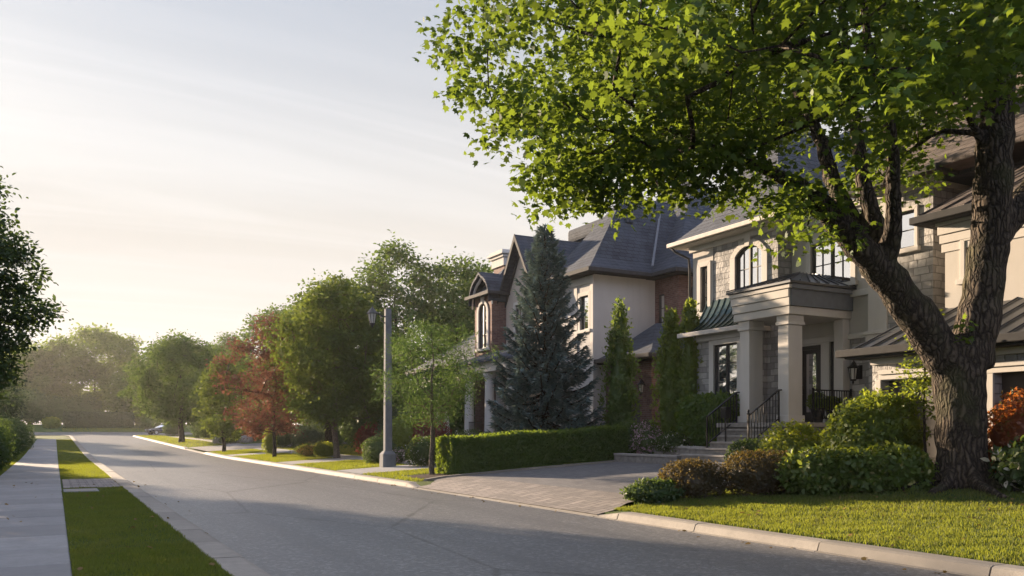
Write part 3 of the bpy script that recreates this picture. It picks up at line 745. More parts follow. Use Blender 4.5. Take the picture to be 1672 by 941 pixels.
# ================================================================== SETTING
def rise(y):
    t = max(0., min(y, 190.) - 50.)
    return .0155 * (t - 8 * (1 - math.exp(-t / 8.))) if t > 0 else 0.
def fade(y):
    return max(0., min(1., (108 - y) / 22.))
XR0, XR1 = 12.3, 13.5          # far-side walk
CROSS0, CROSS1 = 127., 149.
def gz(x, y):
    """height of the ground"""
    b = rise(y)
    if x > 9.2:
        h = .125 + .055 * (min(x, 18.) - 9.25) * fade(y)
        h += .10 * math.exp(-((x - 15.3) ** 2 + (y - 10.4) ** 2) / 2.6)
    else:
        h = .105
    if y > CROSS1: h = .12 + min(.9, (y - CROSS1) * .06)
    return b + h
def ground_z(x, y):
    b = rise(y)
    if 1.75 < x < 9.05 and y < CROSS1 + .2: return b - .15
    if CROSS0 - .2 < y < CROSS1 + .2: return b - .15
    if CROSS0 - 7.5 < y <= CROSS0 and -5.5 < x < 16.2:      # rounded corners
        for cx, s in ((1.63 - 6, -1), (9.25 + 6, 1)):
            dx = (x - cx) * -s; dy = y - (CROSS0 - 6)
            if dx > 0 and dy > 0 and math.hypot(dx, dy) > 6.1: return b - .15
    if 9.2 < x < 9.95 and (13.7 < y < 22.3 or 62 <= y <= 70): return gz(x, y) - .13
    return gz(x, y)
xs = [-1200, -500, -200, -90, -40, -20, -12, -8, -5, -3.4, -2.2, -1.7, -.8, .2, .9, 1.74, 1.78, 5, 9.0, 9.22, 9.8, 10.5, 11.3, 12, 12.6, 13.2, 13.8, 14.3, 14.8, 15.3, 15.8, 16.3, 16.9, 17.5, 18, 19, 22, 26, 32, 45, 70, 120, 250, 600, 1200]
ys = [-600, -200, -60, -25, -10] + [v * 1. for v in range(-4, 30)] + [v * 2. for v in range(15, 58)] + list(np.arange(115, 127, .75)) + [127.1, 127.3, 138, 148.9, 149.3] + [151, 154, 158, 165, 180, 200, 230, 300, 450, 700, 1200]
ys = sorted(set(ys))
V = [(x, y, ground_z(x, y)) for y in ys for x in xs]
nx = len(xs)
F = [(j * nx + i, j * nx + i + 1, (j + 1) * nx + i + 1, (j + 1) * nx + i) for j in range(len(ys) - 1) for i in range(nx - 1)]
mb = MB(); mb.v = V; mb.f = F
tag(mb.build('ground', 'lawn_ground', smooth=True), kind='structure')

mb = MB()
yy = [-30, -10] + [v * 2. for v in range(-4, 64)]
yy = [y for y in yy if y < CROSS0] + [CROSS0]
for a, b in zip(yy[:-1], yy[1:]):
    mb.add([(1.9, a, rise(a)), (9.1, a, rise(a)), (9.1, b, rise(b)), (1.9, b, rise(b))], [(0, 1, 2, 3)])
yc = list(np.linspace(CROSS0, CROSS1, 8))
for a, b in zip(yc[:-1], yc[1:]):
    for x0, x1 in ((-120, 1.9), (1.9, 9.1), (9.1, 120)):
        mb.add([(x0, a, rise(a)), (x1, a, rise(a)), (x1, b, rise(b)), (x0, b, rise(b))], [(0, 1, 2, 3)])
for cx, s in ((1.63 - 6, 1), (9.25 + 6, -1)):                # rounded corners of the junction
    n = 10
    edge = 1.9 if s > 0 else 9.1
    arc = [(cx + s * 6.1 * math.cos(a), CROSS0 - 6 + 6.1 * math.sin(a)) for a in np.linspace(0, math.pi / 2, n)]
    for i in range(n - 1):
        (xa, ya), (xb, yb) = arc[i], arc[i + 1]
        q4 = [(xa, ya, rise(ya) + .004), (edge, ya, rise(ya) + .004), (edge, yb, rise(yb) + .004), (xb, yb, rise(yb) + .004)]
        if yb > CROSS0: continue
        mb.add(q4 if s < 0 else q4[::-1], [(3, 2, 1, 0)])
tag(mb.build('road', 'asphalt'), kind='structure')

def kerb(name, path, side, prof, block=2.6, gap=.02, seed=1):
    """sweep a kerb profile [(outward, height)] along a path of (x, y); side = +1 when the lawn lies towards +normal"""
    mb = MB(); rnd = random.Random(seed)
    pts = [Vector((x, y)) for x, y in path]
    cum = [0.]
    for a, b in zip(pts[:-1], pts[1:]): cum.append(cum[-1] + (b - a).length)
    def at(s):
        for i in range(len(cum) - 1):
            if s <= cum[i + 1] or i == len(cum) - 2:
                f = (s - cum[i]) / (cum[i + 1] - cum[i]); p = pts[i].lerp(pts[i + 1], f)
                d = (pts[i + 1] - pts[i]).normalized(); return p, Vector((d.y, -d.x)) * side
    s = 0.
    while s < cum[-1] - .1:
        L = min(block * rnd.uniform(.9, 1.1), cum[-1] - s)
        n = 4; rings = []
        jz = rnd.uniform(-.004, .004); jx = rnd.uniform(-.005, .005)
        for k in range(n + 1):
            p, nn = at(s + gap / 2 + (L - gap) * k / n)
            b = rise(p.y)
            pf = prof(p.y) if callable(prof) else prof
            rings.append([(p.x + nn.x * (w + jx), p.y + nn.y * (w + jx), b + z + (jz if z > .02 else 0)) for w, z in pf])
        m = len(rings[0]); vs = [v for r_ in rings for v in r_]; fs = []
        for k in range(n):
            for i in range(m):
                fs.append((k * m + i, k * m + (i + 1) % m, (k + 1) * m + (i + 1) % m, (k + 1) * m + i))
        fs += [tuple(range(m))[::-1], tuple(n * m + i for i in range(m))]
        mb.add(vs, fs)
        s += L
    o = mb.build(name, 'kerb_concrete')
    bm = bmesh.new(); bm.from_mesh(o.data); bmesh.ops.recalc_face_normals(bm, faces=bm.faces); bm.to_mesh(o.data); bm.free()
    return tag(o, kind='structure')
def corner(cx, cy, r, a0, a1, n=9):
    return [(cx + r * math.cos(a), cy + r * math.sin(a)) for a in np.linspace(a0, a1, n)]
left_path = [(1.63, -12), (1.63, 40), (1.63, 80), (1.63, CROSS0 - 6)] + corner(1.63 - 6, CROSS0 - 6, 6, 0, math.pi / 2)[1:] + [(-90, CROSS0)]
kerb('kerb', left_path, 1, block=1.52, gap=.03, prof= [(-.02, -.1), (-.02, .110), (.0, .122), (.30, .116), (.36, .10), (.42, .012), (.46, .006), (.47, -.1)])
def rprof(y):
    h = .135
    for a, b in ((13.4, 22.5), (61.5, 71.0)):
        d = max(a - y, y - b)
        h = min(h, .03 + .105 * max(0., min(1., d / .7)))
    if y < 13.4 and y > 12.7: pass
    return [(.02, -.1), (.02, h - .012), (0, h), (-.22, h), (-.27, h - .02), (-.31, .012), (-.36, .006), (-.36, -.1)]
kerb('kerb', [(9.27, -12), (9.27, 12.7)], 1, rprof, seed=3)
kerb('kerb', [(9.27, 12.7), (9.27, 13.4)], 1, rprof, block=.72, seed=4)
kerb('kerb', [(9.27, 13.4), (9.27, 22.5)], 1, rprof, seed=5, block=3.0)
kerb('kerb', [(9.27, 22.5), (9.27, 23.2)], 1, rprof, block=.72, seed=6)
kerb('kerb', [(9.27, 23.2), (9.27, 60.8), (9.27, 61.5), (9.27, 71), (9.27, 71.7), (9.27, 100), (9.27, CROSS0 - 6)], 1, rprof, seed=7)
kerb('kerb', corner(9.25 + 6, CROSS0 - 6, 6, math.pi, math.pi / 2) + [(90, CROSS0)], 1, [(.02, -.1), (.02, .12), (0, .135), (-.22, .135), (-.27, .115), (-.31, .012), (-.36, -.1)], seed=8)
kerb('kerb', [(-90, CROSS1), (90, CROSS1)], 1, [(-.36, -.1), (-.31, .012), (-.27, .115), (-.22, .135), (0, .135), (.02, -.1)][::-1], seed=9)

# left pavement: slabs with open joints
mb = MB(); rnd = random.Random(4)
y = -6.
while y < 101:
    L = 1.52
    b0, b1 = rise(y), rise(y + L)
    j = rnd.uniform(-.003, .003)
    x0, x1, g_ = -1.60, .16, .011
    z0, z1 = b0 + .13 + j, b1 + .13 + j
    e = .014
    mb.add([(x0, y + g_, z0 - .1), (x1, y + g_, z0 - .1), (x1, y + L - g_, z1 - .1), (x0, y + L - g_, z1 - .1),
            (x0, y + g_, z0 - e), (x1, y + g_, z0 - e), (x1, y + L - g_, z1 - e), (x0, y + L - g_, z1 - e),
            (x0 + e, y + g_ + e, z0), (x1 - e, y + g_ + e, z0), (x1 - e, y + L - g_ - e, z1), (x0 + e, y + L - g_ - e, z1)],
           [(8, 9, 10, 11), (4, 5, 9, 8), (5, 6, 10, 9), (6, 7, 11, 10), (7, 4, 8, 11), (0, 1, 5, 4), (1, 2, 6, 5), (2, 3, 7, 6), (3, 0, 4, 7)])
    y += L
tag(mb.build('pavement', 'pavement_concrete'), kind='structure')
# brick crossing in the verge and a utility cover
mb = MB(); rnd = random.Random(8)
yy = 25.3; k = 0
while yy < 29.9:
    xx = .19 - (.2 if k % 2 else 0)
    while xx < 1.60:
        a, b = max(.19, xx), min(1.6, xx + .40)
        if b - a > .05:
            z = .122 + rnd.uniform(-.004, .004)
            mb.box(a + .012, b - .012, yy + .012, yy + .218, z - .08, z)
        xx += .40
    yy += .23; k += 1
tag(mb.build('brick_path', 'apron_pavers', bevel=.006), kind='structure')
mb = MB(); mb.box(.20, .98, 23.5, 24.7, .02, .128)
cov = mb.build('utility_cover', 'pavement_concrete', bevel=.01)
tag(cov, 'pale concrete utility cover set in the grass verge beside the brick crossing', 'cover')
mb = MB(); mb.box(.26, .92, 23.62, 24.58, .126, .134)
mb.build('lid', 'kerb_concrete', cov, bevel=.006)
# far-side walk, paths across the verge, driveways
def planar(x, y): return .125 + .055 * (min(x, 18.) - 9.25) * fade(y) + rise(y)
def sheet(name, x0, x1, y0, y1, m, dz, nxx=1, step=2.):
    mb = MB(); n = max(1, int((y1 - y0) / step))
    for i in range(n):
        a, b = y0 + (y1 - y0) * i / n, y0 + (y1 - y0) * (i + 1) / n
        for k in range(nxx):
            p, q2 = x0 + (x1 - x0) * k / nxx, x0 + (x1 - x0) * (k + 1) / nxx
            mb.add([(p, a, planar(p, a) + dz), (q2, a, planar(q2, a) + dz), (q2, b, planar(q2, b) + dz), (p, b, planar(p, b) + dz)], [(0, 1, 2, 3)])
    return tag(mb.build(name, m), kind='structure')
sheet('pavement', XR0, XR1, 25.6, 112, 'pavement_concrete', .022)
WALKS = [(28.3, 31.3), (37.9, 41.0), (52.2, 54.6)]
for a, b in WALKS: sheet('path', 9.28, XR0, a, b, 'pavement_concrete', .018)
sheet('path', XR1, 18.5, 28.6, 31.0, 'pavement_concrete', .018, 3)
sheet('driveway', 9.28, 22, 61.6, 70.9, 'driveway_pavers', .027, 4)
DRIVE = [(9.28, 13.45), (17.0, 13.2), (17.0, 2.2), (18.0, 2.2), (18.0, 13.9), (17.2, 17.0), (17.05, 21.0), (17.4, 24.05), (13.2, 24.1), (10.4, 23.75), (9.6, 23.2), (9.28, 22.45)]
DRIVE = [(9.95, 13.8), (10.2, 13.9), (13.2, 14.6), (15.9, 14.2), (16.3, 2.2), (17.05, 2.2), (17.05, 24.05), (13.2, 24.0), (10.4, 23.7), (9.95, 23.42)]
mb = MB(); mb.add([(x, y, planar(x, y) + .016) for x, y in DRIVE], [tuple(range(len(DRIVE)))])
tag(mb.build('driveway', 'driveway_pavers'), kind='structure')
APR = [(9.95, 13.78), (10.2, 13.92), (11.0, 14.1), (11.0, 23.76), (10.4, 23.68), (9.95, 23.4)]
mb = MB(); mb.add([(x, y, planar(x, y) + .021) for x, y in APR], [tuple(range(len(APR)))])
for (xa, za, a0, a1), (xb, zb, b0, b1) in zip([(9.02, .036, 13.45, 22.5), (9.45, .095, 13.5, 22.55)], [(9.45, .095, 13.5, 22.55), (9.95, planar(9.95, 18) + .021, 13.78, 23.4)]):
    mb.add([(xa, a0, za), (xb, b0, zb), (xb, b1, zb), (xa, a1, za)], [(0, 1, 2, 3)])
tag(mb.build('driveway_apron', 'apron_pavers'), kind='structure')
# concrete edging of the driveway along the hedge
mb = MB()
edge = [(9.6, 23.3), (10.4, 23.82), (13.2, 24.12), (17.1, 24.17)]
for a, b in zip(edge[:-1], edge[1:]):
    mb.bar((a[0], a[1], planar(*a) + .02), (b[0], b[1], planar(*b) + .02), .12, .09)
tag(mb.build('driveway_edging', 'kerb_concrete'), kind='structure')
# bare soil beds
def bed(pts, dz=.012):
    mb = MB(); c = (sum(p[0] for p in pts) / len(pts), sum(p[1] for p in pts) / len(pts))
    mb.add([(x, y, gz(x, y) + dz) for x, y in pts] + [(c[0], c[1], gz(*c) + dz + .06)], [(i, (i + 1) % len(pts), len(pts)) for i in range(len(pts))])
    return tag(mb.build('soil_bed', 'soil'), kind='structure')
bed([(10.0, 24.15), (10.3, 23.85), (13.0, 24.15), (17.4, 24.25), (17.4, 25.9), (11.2, 25.7), (10.1, 25.8), (9.8, 25.0)])
def inpoly(x, y, P):
    c = False
    for i in range(len(P)):
        (x1, y1), (x2, y2) = P[i], P[i - 1]
        if (y1 > y) != (y2 > y) and x < (x2 - x1) * (y - y1) / (y2 - y1) + x1: c = not c
    return c

# ================================================================== HOUSES
class Face:
    """a wall plane: 'x' faces the street (-X), u = world y; 'y' faces along the street towards the camera (-Y), u = world x"""
    def __init__(s, ax, at): s.ax = ax; s.at = at
    def P(s, u, z, w=0.): return (s.at - w, u, z) if s.ax == 'x' else (u, s.at - w, z)
    def box(s, mb, u0, u1, z0, z1, w0, w1):
        a, b = s.P(u0, z0, w0), s.P(u1, z1, w1); mb.box(a[0], b[0], a[1], b[1], a[2], b[2])
    def off(s, w): return (-w, 0, 0) if s.ax == 'x' else (0, -w, 0)
def arch_pts(u0, u1, zs, rise_, n=14):
    """segmental arch from (u0, zs) to (u1, zs)"""
    h = (u1 - u0) / 2; c = (u0 + u1) / 2
    if rise_ <= 0: return [(u0, zs), (u1, zs)]
    r = (h * h + rise_ * rise_) / (2 * rise_); zc_ = zs + rise_ - r
    a = math.asin(min(1, h / r)) if rise_ <= h else math.pi / 2
    return [(c + r * math.sin(t), zc_ + r * math.cos(t)) for t in np.linspace(-a, a, n)]
def wall(mb, f, u0, u1, z0, z1, ops=(), depth=.2):
    """wall sheet with rectangular or arched openings (u0, u1, z0, z_spring, rise) and their reveals"""
    us = sorted({u0, u1, *[o[0] for o in ops], *[o[1] for o in ops]})
    zs = sorted({z0, z1, *[o[2] for o in ops], *[o[3] + o[4] for o in ops]})
    for a, b in zip(us[:-1], us[1:]):
        for c, d in zip(zs[:-1], zs[1:]):
            um, zm = (a + b) / 2, (c + d) / 2
            if any(o[0] < um < o[1] and o[2] < zm < o[3] + o[4] for o in ops): continue
            mb.add([f.P(a, c), f.P(b, c), f.P(b, d), f.P(a, d)], [(0, 1, 2, 3)])
    for o in ops:
        ring = [(o[0], o[2])] + arch_pts(o[0], o[1], o[3], o[4]) + [(o[1], o[2])]
        n = len(ring)
        mb.add([f.P(u, z) for u, z in ring] + [f.P(u, z, -depth) for u, z in ring], [(i, (i + 1) % n, n + (i + 1) % n, n + i) for i in range(n)])
        if o[4] > 0:
            ap = arch_pts(o[0], o[1], o[3], o[4]); zt = o[3] + o[4]; k = len(ap) // 2
            for p, q2 in zip(ap[:-1], ap[1:]):
                mb.add([f.P(p[0], p[1]), f.P(q2[0], q2[1]), f.P(q2[0], zt + .0001), f.P(p[0], zt + .0001)], [(0, 1, 2, 3)])
def strip(mb, f, inner, outer, w0, w1):
    """raised band between two outlines with the same number of points"""
    n = len(inner)
    for i in range(n - 1):
        a, b, c, d = inner[i], inner[i + 1], outer[i + 1], outer[i]
        mb.prism([f.P(a[0], a[1], w0), f.P(b[0], b[1], w0), f.P(c[0], c[1], w0), f.P(d[0], d[1], w0)], f.off(w1 - w0))
def window(parent, f, u0, u1, z0, zs, ar=0., cols=2, rows=3, trim=.18, frame_m='dark_frame', trim_m='pale_trim', sill=True, key=False, label=None, mull=True, depth=.10, glass_m='glass'):
    fw = .05
    mb = MB()
    def outl(g): return [(u0 + g, z0 + g)] + [(u, z) for u, z in arch_pts(u0 + g, u1 - g, zs - (0 if ar > 0 else g), max(0, ar - g) if ar > 0 else 0)] + [(u1 - g, z0 + g)]
    a, b = outl(0), outl(fw)
    a.append(a[0]); b.append(b[0])
    strip(mb, f, b, a, -depth, -depth + .07)
    c = (u0 + u1) / 2; top = zs + ar
    def ztop(u):
        if ar <= 0: return zs - fw
        h = (u1 - u0) / 2 - fw; r = (h * h + (ar - fw) ** 2) / (2 * max(.01, ar - fw))
        return zs + ar - fw - r + math.sqrt(max(0, r * r - (u - c) ** 2))
    if mull and u1 - u0 > .7: f.box(mb, c - .032, c + .032, z0 + fw, ztop(c) + .01, -depth + .005, -depth + .075)
    for k in range(1, cols * 2 if mull else cols):
        u = u0 + (u1 - u0) * k / (cols * 2 if mull else cols)
        if mull and k == cols: continue
        f.box(mb, u - .012, u + .012, z0 + fw, ztop(u) + .005, -depth + .012, -depth + .045)
    for k in range(1, rows):
        z = z0 + (zs + ar * .6 - z0) * k / rows
        f.box(mb, u0 + fw, u1 - fw, z - .012, z + .012, -depth + .014, -depth + .043)
    w = mb.build('window', frame_m, parent)
    if label: w['label'] = label
    mb = MB(); o = outl(fw * .5); mb.add([f.P(u, z, -depth + .02) for u, z in o], [tuple(range(len(o)))])
    mb.build('pane', glass_m, w)
    if trim:
        mb = MB()
        inn = [(u0, z0)] + arch_pts(u0, u1, zs, ar) + [(u1, z0)]
        out_ = [(u0 - trim, z0)] + [(u, z) for u, z in arch_pts(u0 - trim, u1 + trim, zs + (trim if ar <= 0 else 0), ar + trim * .8 if ar > 0 else 0)] + [(u1 + trim, z0)]
        strip(mb, f, inn, out_, -.02, .055)
        if key: mb.prism([f.P(c - .09, top - .03, .0), f.P(c + .09, top - .03, 0), f.P(c + .15, top + trim + .12, 0), f.P(c - .15, top + trim + .12, 0)], f.off(.10))
        mb.build('surround', trim_m, w, bevel=.008)
    if sill:
        mb = MB(); f.box(mb, u0 - trim - .06, u1 + trim + .06, z0 - .13, z0 - .002, -.05, .12)
        mb.build('sill', trim_m, w, bevel=.01)
    return w
def hip(mb, x0, x1, y0, y1, z0, zr, ridge, ins, flare=None, th=.10):
    """hipped roof solid; ridge 'x' or 'y'; ins = inset of the two ridge ends; flare = (inset, rise) of a softer lower slope"""
    cx, cy = (x0 + x1) / 2, (y0 + y1) / 2
    E = [(x0, y0, z0), (x1, y0, z0), (x1, y1, z0), (x0, y1, z0)]
    if ridge == 'x': Rg = [(x0 + ins[0], cy, zr), (x1 - ins[1], cy, zr)]
    else: Rg = [(cx, y0 + ins[0], zr), (cx, y1 - ins[1], zr)]
    base = E
    vs = [(x, y, z - th) for x, y, z in E] + E
    fs = [(3, 2, 1, 0)] + [(i, (i + 1) % 4, 4 + (i + 1) % 4, 4 + i) for i in range(4)]
    o = 4
    if flare:
        d, h = flare
        vs += [(x0 + d, y0 + d, z0 + h), (x1 - d, y0 + d, z0 + h), (x1 - d, y1 - d, z0 + h), (x0 + d, y1 - d, z0 + h)]
        fs += [(4 + i, 4 + (i + 1) % 4, 8 + (i + 1) % 4, 8 + i) for i in range(4)]
        o = 8
    k = len(vs); vs += Rg
    if ridge == 'x': fs += [(o, o + 1, k + 1, k), (o + 1, o + 2, k + 1), (o + 2, o + 3, k, k + 1), (o + 3, o, k)]
    else: fs += [(o, o + 1, k), (o + 1, o + 2, k + 1, k), (o + 2, o + 3, k + 1), (o + 3, o, k, k + 1)]
    mb.add(vs, fs)
def seams(mb, a0, a1, b0, b1, n, h=.035):
    """standing seams from the eave line a0-a1 to the upper line b0-b1"""
    a0, a1, b0, b1 = map(Vector, (a0, a1, b0, b1))
    for k in range(n + 1):
        t = k / n; p, q2 = a0.lerp(a1, t), b0.lerp(b1, t)
        if (p - q2).length > .05:
            mb.bar(p + Vector((0, 0, h * .5)), q2 + Vector((0, 0, h * .5)), .03, h)

# ---------------------------------------------------------------- grey stone house
H1 = empty('stone_house', (20, 16, .5), 'large grey stone house with columned porch and attached garage behind the big maple', 'house')
XB = 20.6
f20, f21, f203 = Face('x', 20.), Face('x', XB), Face('x', 20.3)
EV = 8.3
ARCH = (20.30, 21.52, 5.72, 7.38, .30)
NARROW = (22.86, 23.22, 5.75, 7.35, 0)
BAYW = (20.62, 21.72, 2.6, 4.45, 0)
stone_mb, stuc = MB(), MB()
wall(stone_mb, f20, 19.65, 22.62, .2, EV, [ARCH])
fy = Face('y', 19.65); wall(stone_mb, fy, 20., 21., .2, EV)
UPW = (15.02, 15.62, 6.55, 7.55, 0)
wall(stone_mb, f203, 14.5, 16.5, .2, EV + .1, [UPW])
wall(stone_mb, Face('y', 14.5), 20.3, 27., .2, EV + .1)
DOOR = (18.45, 19.35, 1.86, 4.25, 0)
SIDE = (17.78, 18.12, 2.2, 4.35, 0)
wall(stone_mb, f21, 16.5, 19.65, .2, 4.3, [DOOR, SIDE], .12)
f17 = Face('x', 17.)
G1, G2 = (11.15, 13.45, .3, 2.78, 0), (6.4, 10.75, .3, 2.85, 0)
wall(stone_mb, f17, 2.2, 13.72, .2, 3.35, [G1, G2], .3)
stone_mb.add([(17., 13.72, .2), (21., 13.72, .2), (21., 13.72, 3.35), (17., 13.72, 3.35)], [(0, 1, 2, 3)])
stone_mb.add([(17., 2.2, .2), (31., 2.2, .2), (31., 2.2, 6.7), (17., 2.2, 3.35)], [(0, 1, 2, 3)])
stone_mb.build('stone_wall', 'grey_stone', H1)
wall(stuc, Face('x', 19.985), 22.62, 23.67, .2, EV, [NARROW])
stuc.add([(19.985, 23.67, .2), (31, 23.67, .2), (31, 23.67, EV), (19.985, 23.67, EV)], [(0, 1, 2, 3)])
MIDW = (17.35, 18.85, 6.0, 7.35, 0)
wall(stuc, f21, 16.5, 19.65, 4.3, EV, [MIDW])
WING = (12.45, 12.85, 5.25, 6.15, 0)
f192 = Face('x', 19.2)
wall(stuc, f192, 2.2, 13.39, 4.2, 6.85, [WING])
stuc.add([(19.2, 13.39, 4.2), (27, 13.39, 4.2), (27, 13.39, 6.85), (19.2, 13.39, 6.85)], [(0, 1, 2, 3)])
stuc.add([(31, 2.2, .2), (31, 23.67, .2), (31, 23.67, EV), (31, 2.2, EV)], [(0, 1, 2, 3)])
stuc.build('stucco_wall', 'cream_stucco', H1)
window(H1, f20, *ARCH[:4], ARCH[4], cols=2, rows=3, trim=.24, key=True, label='arched upper window with keystone')
window(H1, Face('x', 19.985), *NARROW[:4], 0, cols=1, rows=3, trim=.16, mull=False)
window(H1, f203, *UPW[:4], 0, cols=1, rows=2, trim=.10)
window(H1, f21, *MIDW[:4], 0, cols=2, rows=2, trim=.18)
window(H1, f21, *SIDE[:4], 0, cols=1, rows=2, trim=.16, mull=False)
window(H1, f192, *WING[:4], 0, cols=1, rows=2, trim=.12, mull=False)
# trims: cornices, belt courses, corner strips
tr = MB()
def cornice(mb, f, u0, u1, z, h=.34, w=.16):
    f.box(mb, u0, u1, z - h, z - h * .45, -.01, w * .45); f.box(mb, u0, u1, z - h * .447, z, -.01, w)
cornice(tr, f20, 19.63, 22.60, EV - .02); cornice(tr, Face('x', 19.985), 22.602, 23.80, EV - .02)
cornice(tr, Face('y', 19.648), 20.0, 20.99, EV - .02, .34, .12)
cornice(tr, f21, 16.52, 19.40, EV - .02)
cornice(tr, f203, 14.4, 16.52, EV + .08, .3, .14)
cornice(tr, Face('y', 14.498), 20.3, 26, EV + .08, .3, .12)
f203.box(tr, 14.42, 16.54, 4.05, 4.32, -.01, .10); f203.box(tr, 14.38, 16.56, 4.323, 4.42, -.01, .16)
Face('y', 14.499).box(tr, 20.3, 25, 4.05, 4.32, -.01, .08); Face('y', 14.497).box(tr, 20.3, 25, 4.323, 4.42, -.01, .14)
f21.box(tr, 16.56, 19.3, 5.52, 5.70, -.01, .12); f21.box(tr, 16.56, 19.3, 4.3, 4.46, -.01, .10)
f203.box(tr, 15.88, 16.50, 4.425, 7.95, -.01, .045)                        # pale pier beside the upper window
for k in range(4): f192.box(tr, 2.2, 13.47 + .03 * k, 5.98 + .215 * k + (.0), 6.19 + .215 * k - .012, -.01, .03 + .035 * k)
f17.box(tr, 2.2, 13.5, 2.92, 3.02, -.01, .09); f17.box(tr, 2.2, 13.5, 2.80, 2.915, -.01, .05)
f17.box(tr, 13.452, 13.60, .3, 2.795, -.01, .05); f17.box(tr, 10.752, 11.148, .3, 2.795, -.01, .05)
f17.box(tr, 2.2, 13.72, 3.16, 3.36, -.01, .07)
tr.build('trim', 'pale_trim', H1, bevel=.01)
# garage doors
for g in (G1, G2):
    mb = MB(); n = 4
    for k in range(n):
        a = g[2] + (g[3] - g[2]) * k / n; b = g[2] + (g[3] - g[2]) * (k + 1) / n
        f17.box(mb, g[0], g[1], a + .008, b - .008, -.30, -.24)
        m_ = max(2, int((g[1] - g[0]) / .7))
        for j in range(m_):
            u = g[0] + (g[1] - g[0]) * j / m_; v_ = g[0] + (g[1] - g[0]) * (j + 1) / m_
            f17.box(mb, u + .08, v_ - .08, a + .1, b - .1, -.245, -.225)
    mb.build('garage_door', 'garage_panel', H1)
# roofs
mb = MB()
hip(mb, 20.55, 31.8, 13.0, 24.15, EV + .02, 14.2, 'y', (5.2, 5.4), (.9, .75))
rf = mb.build('roof', 'slate_roof', H1)
mb = MB(); hip(mb, 19.45, 27.5, 19.1, 24.2, EV, 12.2, 'x', (2.6, 2.0), (.75, .70)); mb.build('bay_roof', 'slate_roof', H1)
mb = MB(); hip(mb, 19.75, 29., 10.4, 17.0, EV + .12, 12.6, 'x', (3.2, 3.0), (.7, .6)); mb.build('bay_roof', 'brown_roof', H1)
mb = MB(); hip(mb, 18.75, 29.5, 1.6, 13.85, 6.88, 10.6, 'y', (4.5, 4.5)); seams(mb, (18.78, 2, 6.90), (18.78, 13.8, 6.90), (21.0, 4.0, 8.5), (21.0, 11.6, 8.5), 20); mb.build('wing_roof', 'brown_roof', H1)
def gutter(mb, x0, x1, y0, y1, z, h=.14, w=.11, sides='fn'):
    if 'f' in sides: mb.box(x0 - w, x0 - .004, y0 - w, y1 + w, z - h, z + .03)
    if 'n' in sides: mb.box(x0 - .002, x1, y0 - w, y0 - .004, z - h, z + .03)
    if 'b' in sides: mb.box(x0 - .002, x1, y1 + .004, y1 + w, z - h, z + .03)
mb = MB()
gutter(mb, 19.45, 21.2, 19.1, 24.2, EV - .02, .12, .13, 'fnb'); mb.build('gutter', 'gutter_pale', H1, bevel=.02)
mb = MB(); gutter(mb, 20.55, 21, 17.1, 18.98, EV, .12, .12, 'f'); mb.build('gutter', 'gutter_pale', H1, bevel=.02)
mb = MB(); mb.box(19.47, 20.0, 19.12, 24.18, EV - .16, EV - .105); mb.build('soffit', 'pale_trim', H1)
mb = MB(); mb.box(20.57, 21., 17, 19.1, EV - .14, EV - .085); mb.build('soffit', 'pale_trim', H1)
mb = MB()
gutter(mb, 19.75, 26, 14.05, 17.0, EV + .08, .14, .12, 'fn'); mb.build('gutter', 'gutter_dark', H1, bevel=.02)
mb = MB(); gutter(mb, 18.75, 24, 1.6, 13.85, 6.85, .15, .12, 'fb'); mb.build('gutter', 'gutter_dark', H1, bevel=.02)
mb = MB(); gutter(mb, 16.5, 20, 1.9, 14.15, 3.5, .15, .12, 'fb')
mb.build('gutter', 'gutter_dark', H1, bevel=.02)
mb = MB(); mb.box(16.5, 17.05, 1.9, 14.1, 3.30, 3.36); mb.build('soffit', 'gutter_dark', H1)
mb = MB(); mb.box(18.77, 19.2, 1.7, 13.8, 6.70, 6.76); mb.build('soffit', 'gutter_dark', H1)
mb = MB()
A, B, C_, D_, E_ = (16.5, 14.15, 3.48), (16.5, 1.9, 3.48), (19.25, 1.9, 4.62), (19.25, 13.3, 4.62), (21., 14.15, 3.48)
mb.add([A, B, C_, D_, E_, (19.3, 1.9, 3.3), (21, 14.15, 3.3), (16.5, 14.15, 3.38), (16.5, 1.9, 3.38)], [(0, 3, 2, 1), (0, 4, 3), (7, 0, 1, 8), (7, 8, 5, 6), (0, 7, 6, 4)])
seams(mb, (16.5, 2, 3.49), (16.5, 13.9, 3.49), (19.22, 2, 4.62), (19.22, 13.9, 4.62), 26); mb.build('garage_roof', 'seam_metal', H1)
# bay window with its swept metal roof
BX0 = 19.25
mb = MB()
fb = Face('x', BX0); wall(mb, fb, 20.1, 22.6, .4, 4.8, [BAYW], .14)
mb.add([(BX0, 20.1, .4), (20., 20.1, .4), (20., 20.1, 4.8), (BX0, 20.1, 4.8)], [(0, 1, 2, 3)])
mb.add([(BX0, 22.6, .4), (20., 22.6, .4), (20., 22.6, 4.8), (BX0, 22.6, 4.8)], [(3, 2, 1, 0)])
bw = mb.build('bay_wall', 'grey_stone', H1)
window(H1, fb, *BAYW[:4], 0, cols=1, rows=3, trim=.22, label='tall ground floor bay window')
mb = MB(); fb.box(mb, 20.0, 22.7, 4.62, 4.88, .005, .12); mb.build('bay_cornice', 'pale_trim', H1, bevel=.01)
mb = MB(); prof = [(18.85, 4.9), (19.1, 5.0), (19.4, 5.2), (19.7, 5.5), (19.9, 5.85), (20.0, 6.1)]
y0, y1 = 19.95, 22.95
for (xa, za), (xb, zb) in zip(prof[:-1], prof[1:]):
    mb.add([(xa, y0, za), (xa, y1, za), (xb, y1, zb), (xb, y0, zb)], [(0, 1, 2, 3)])
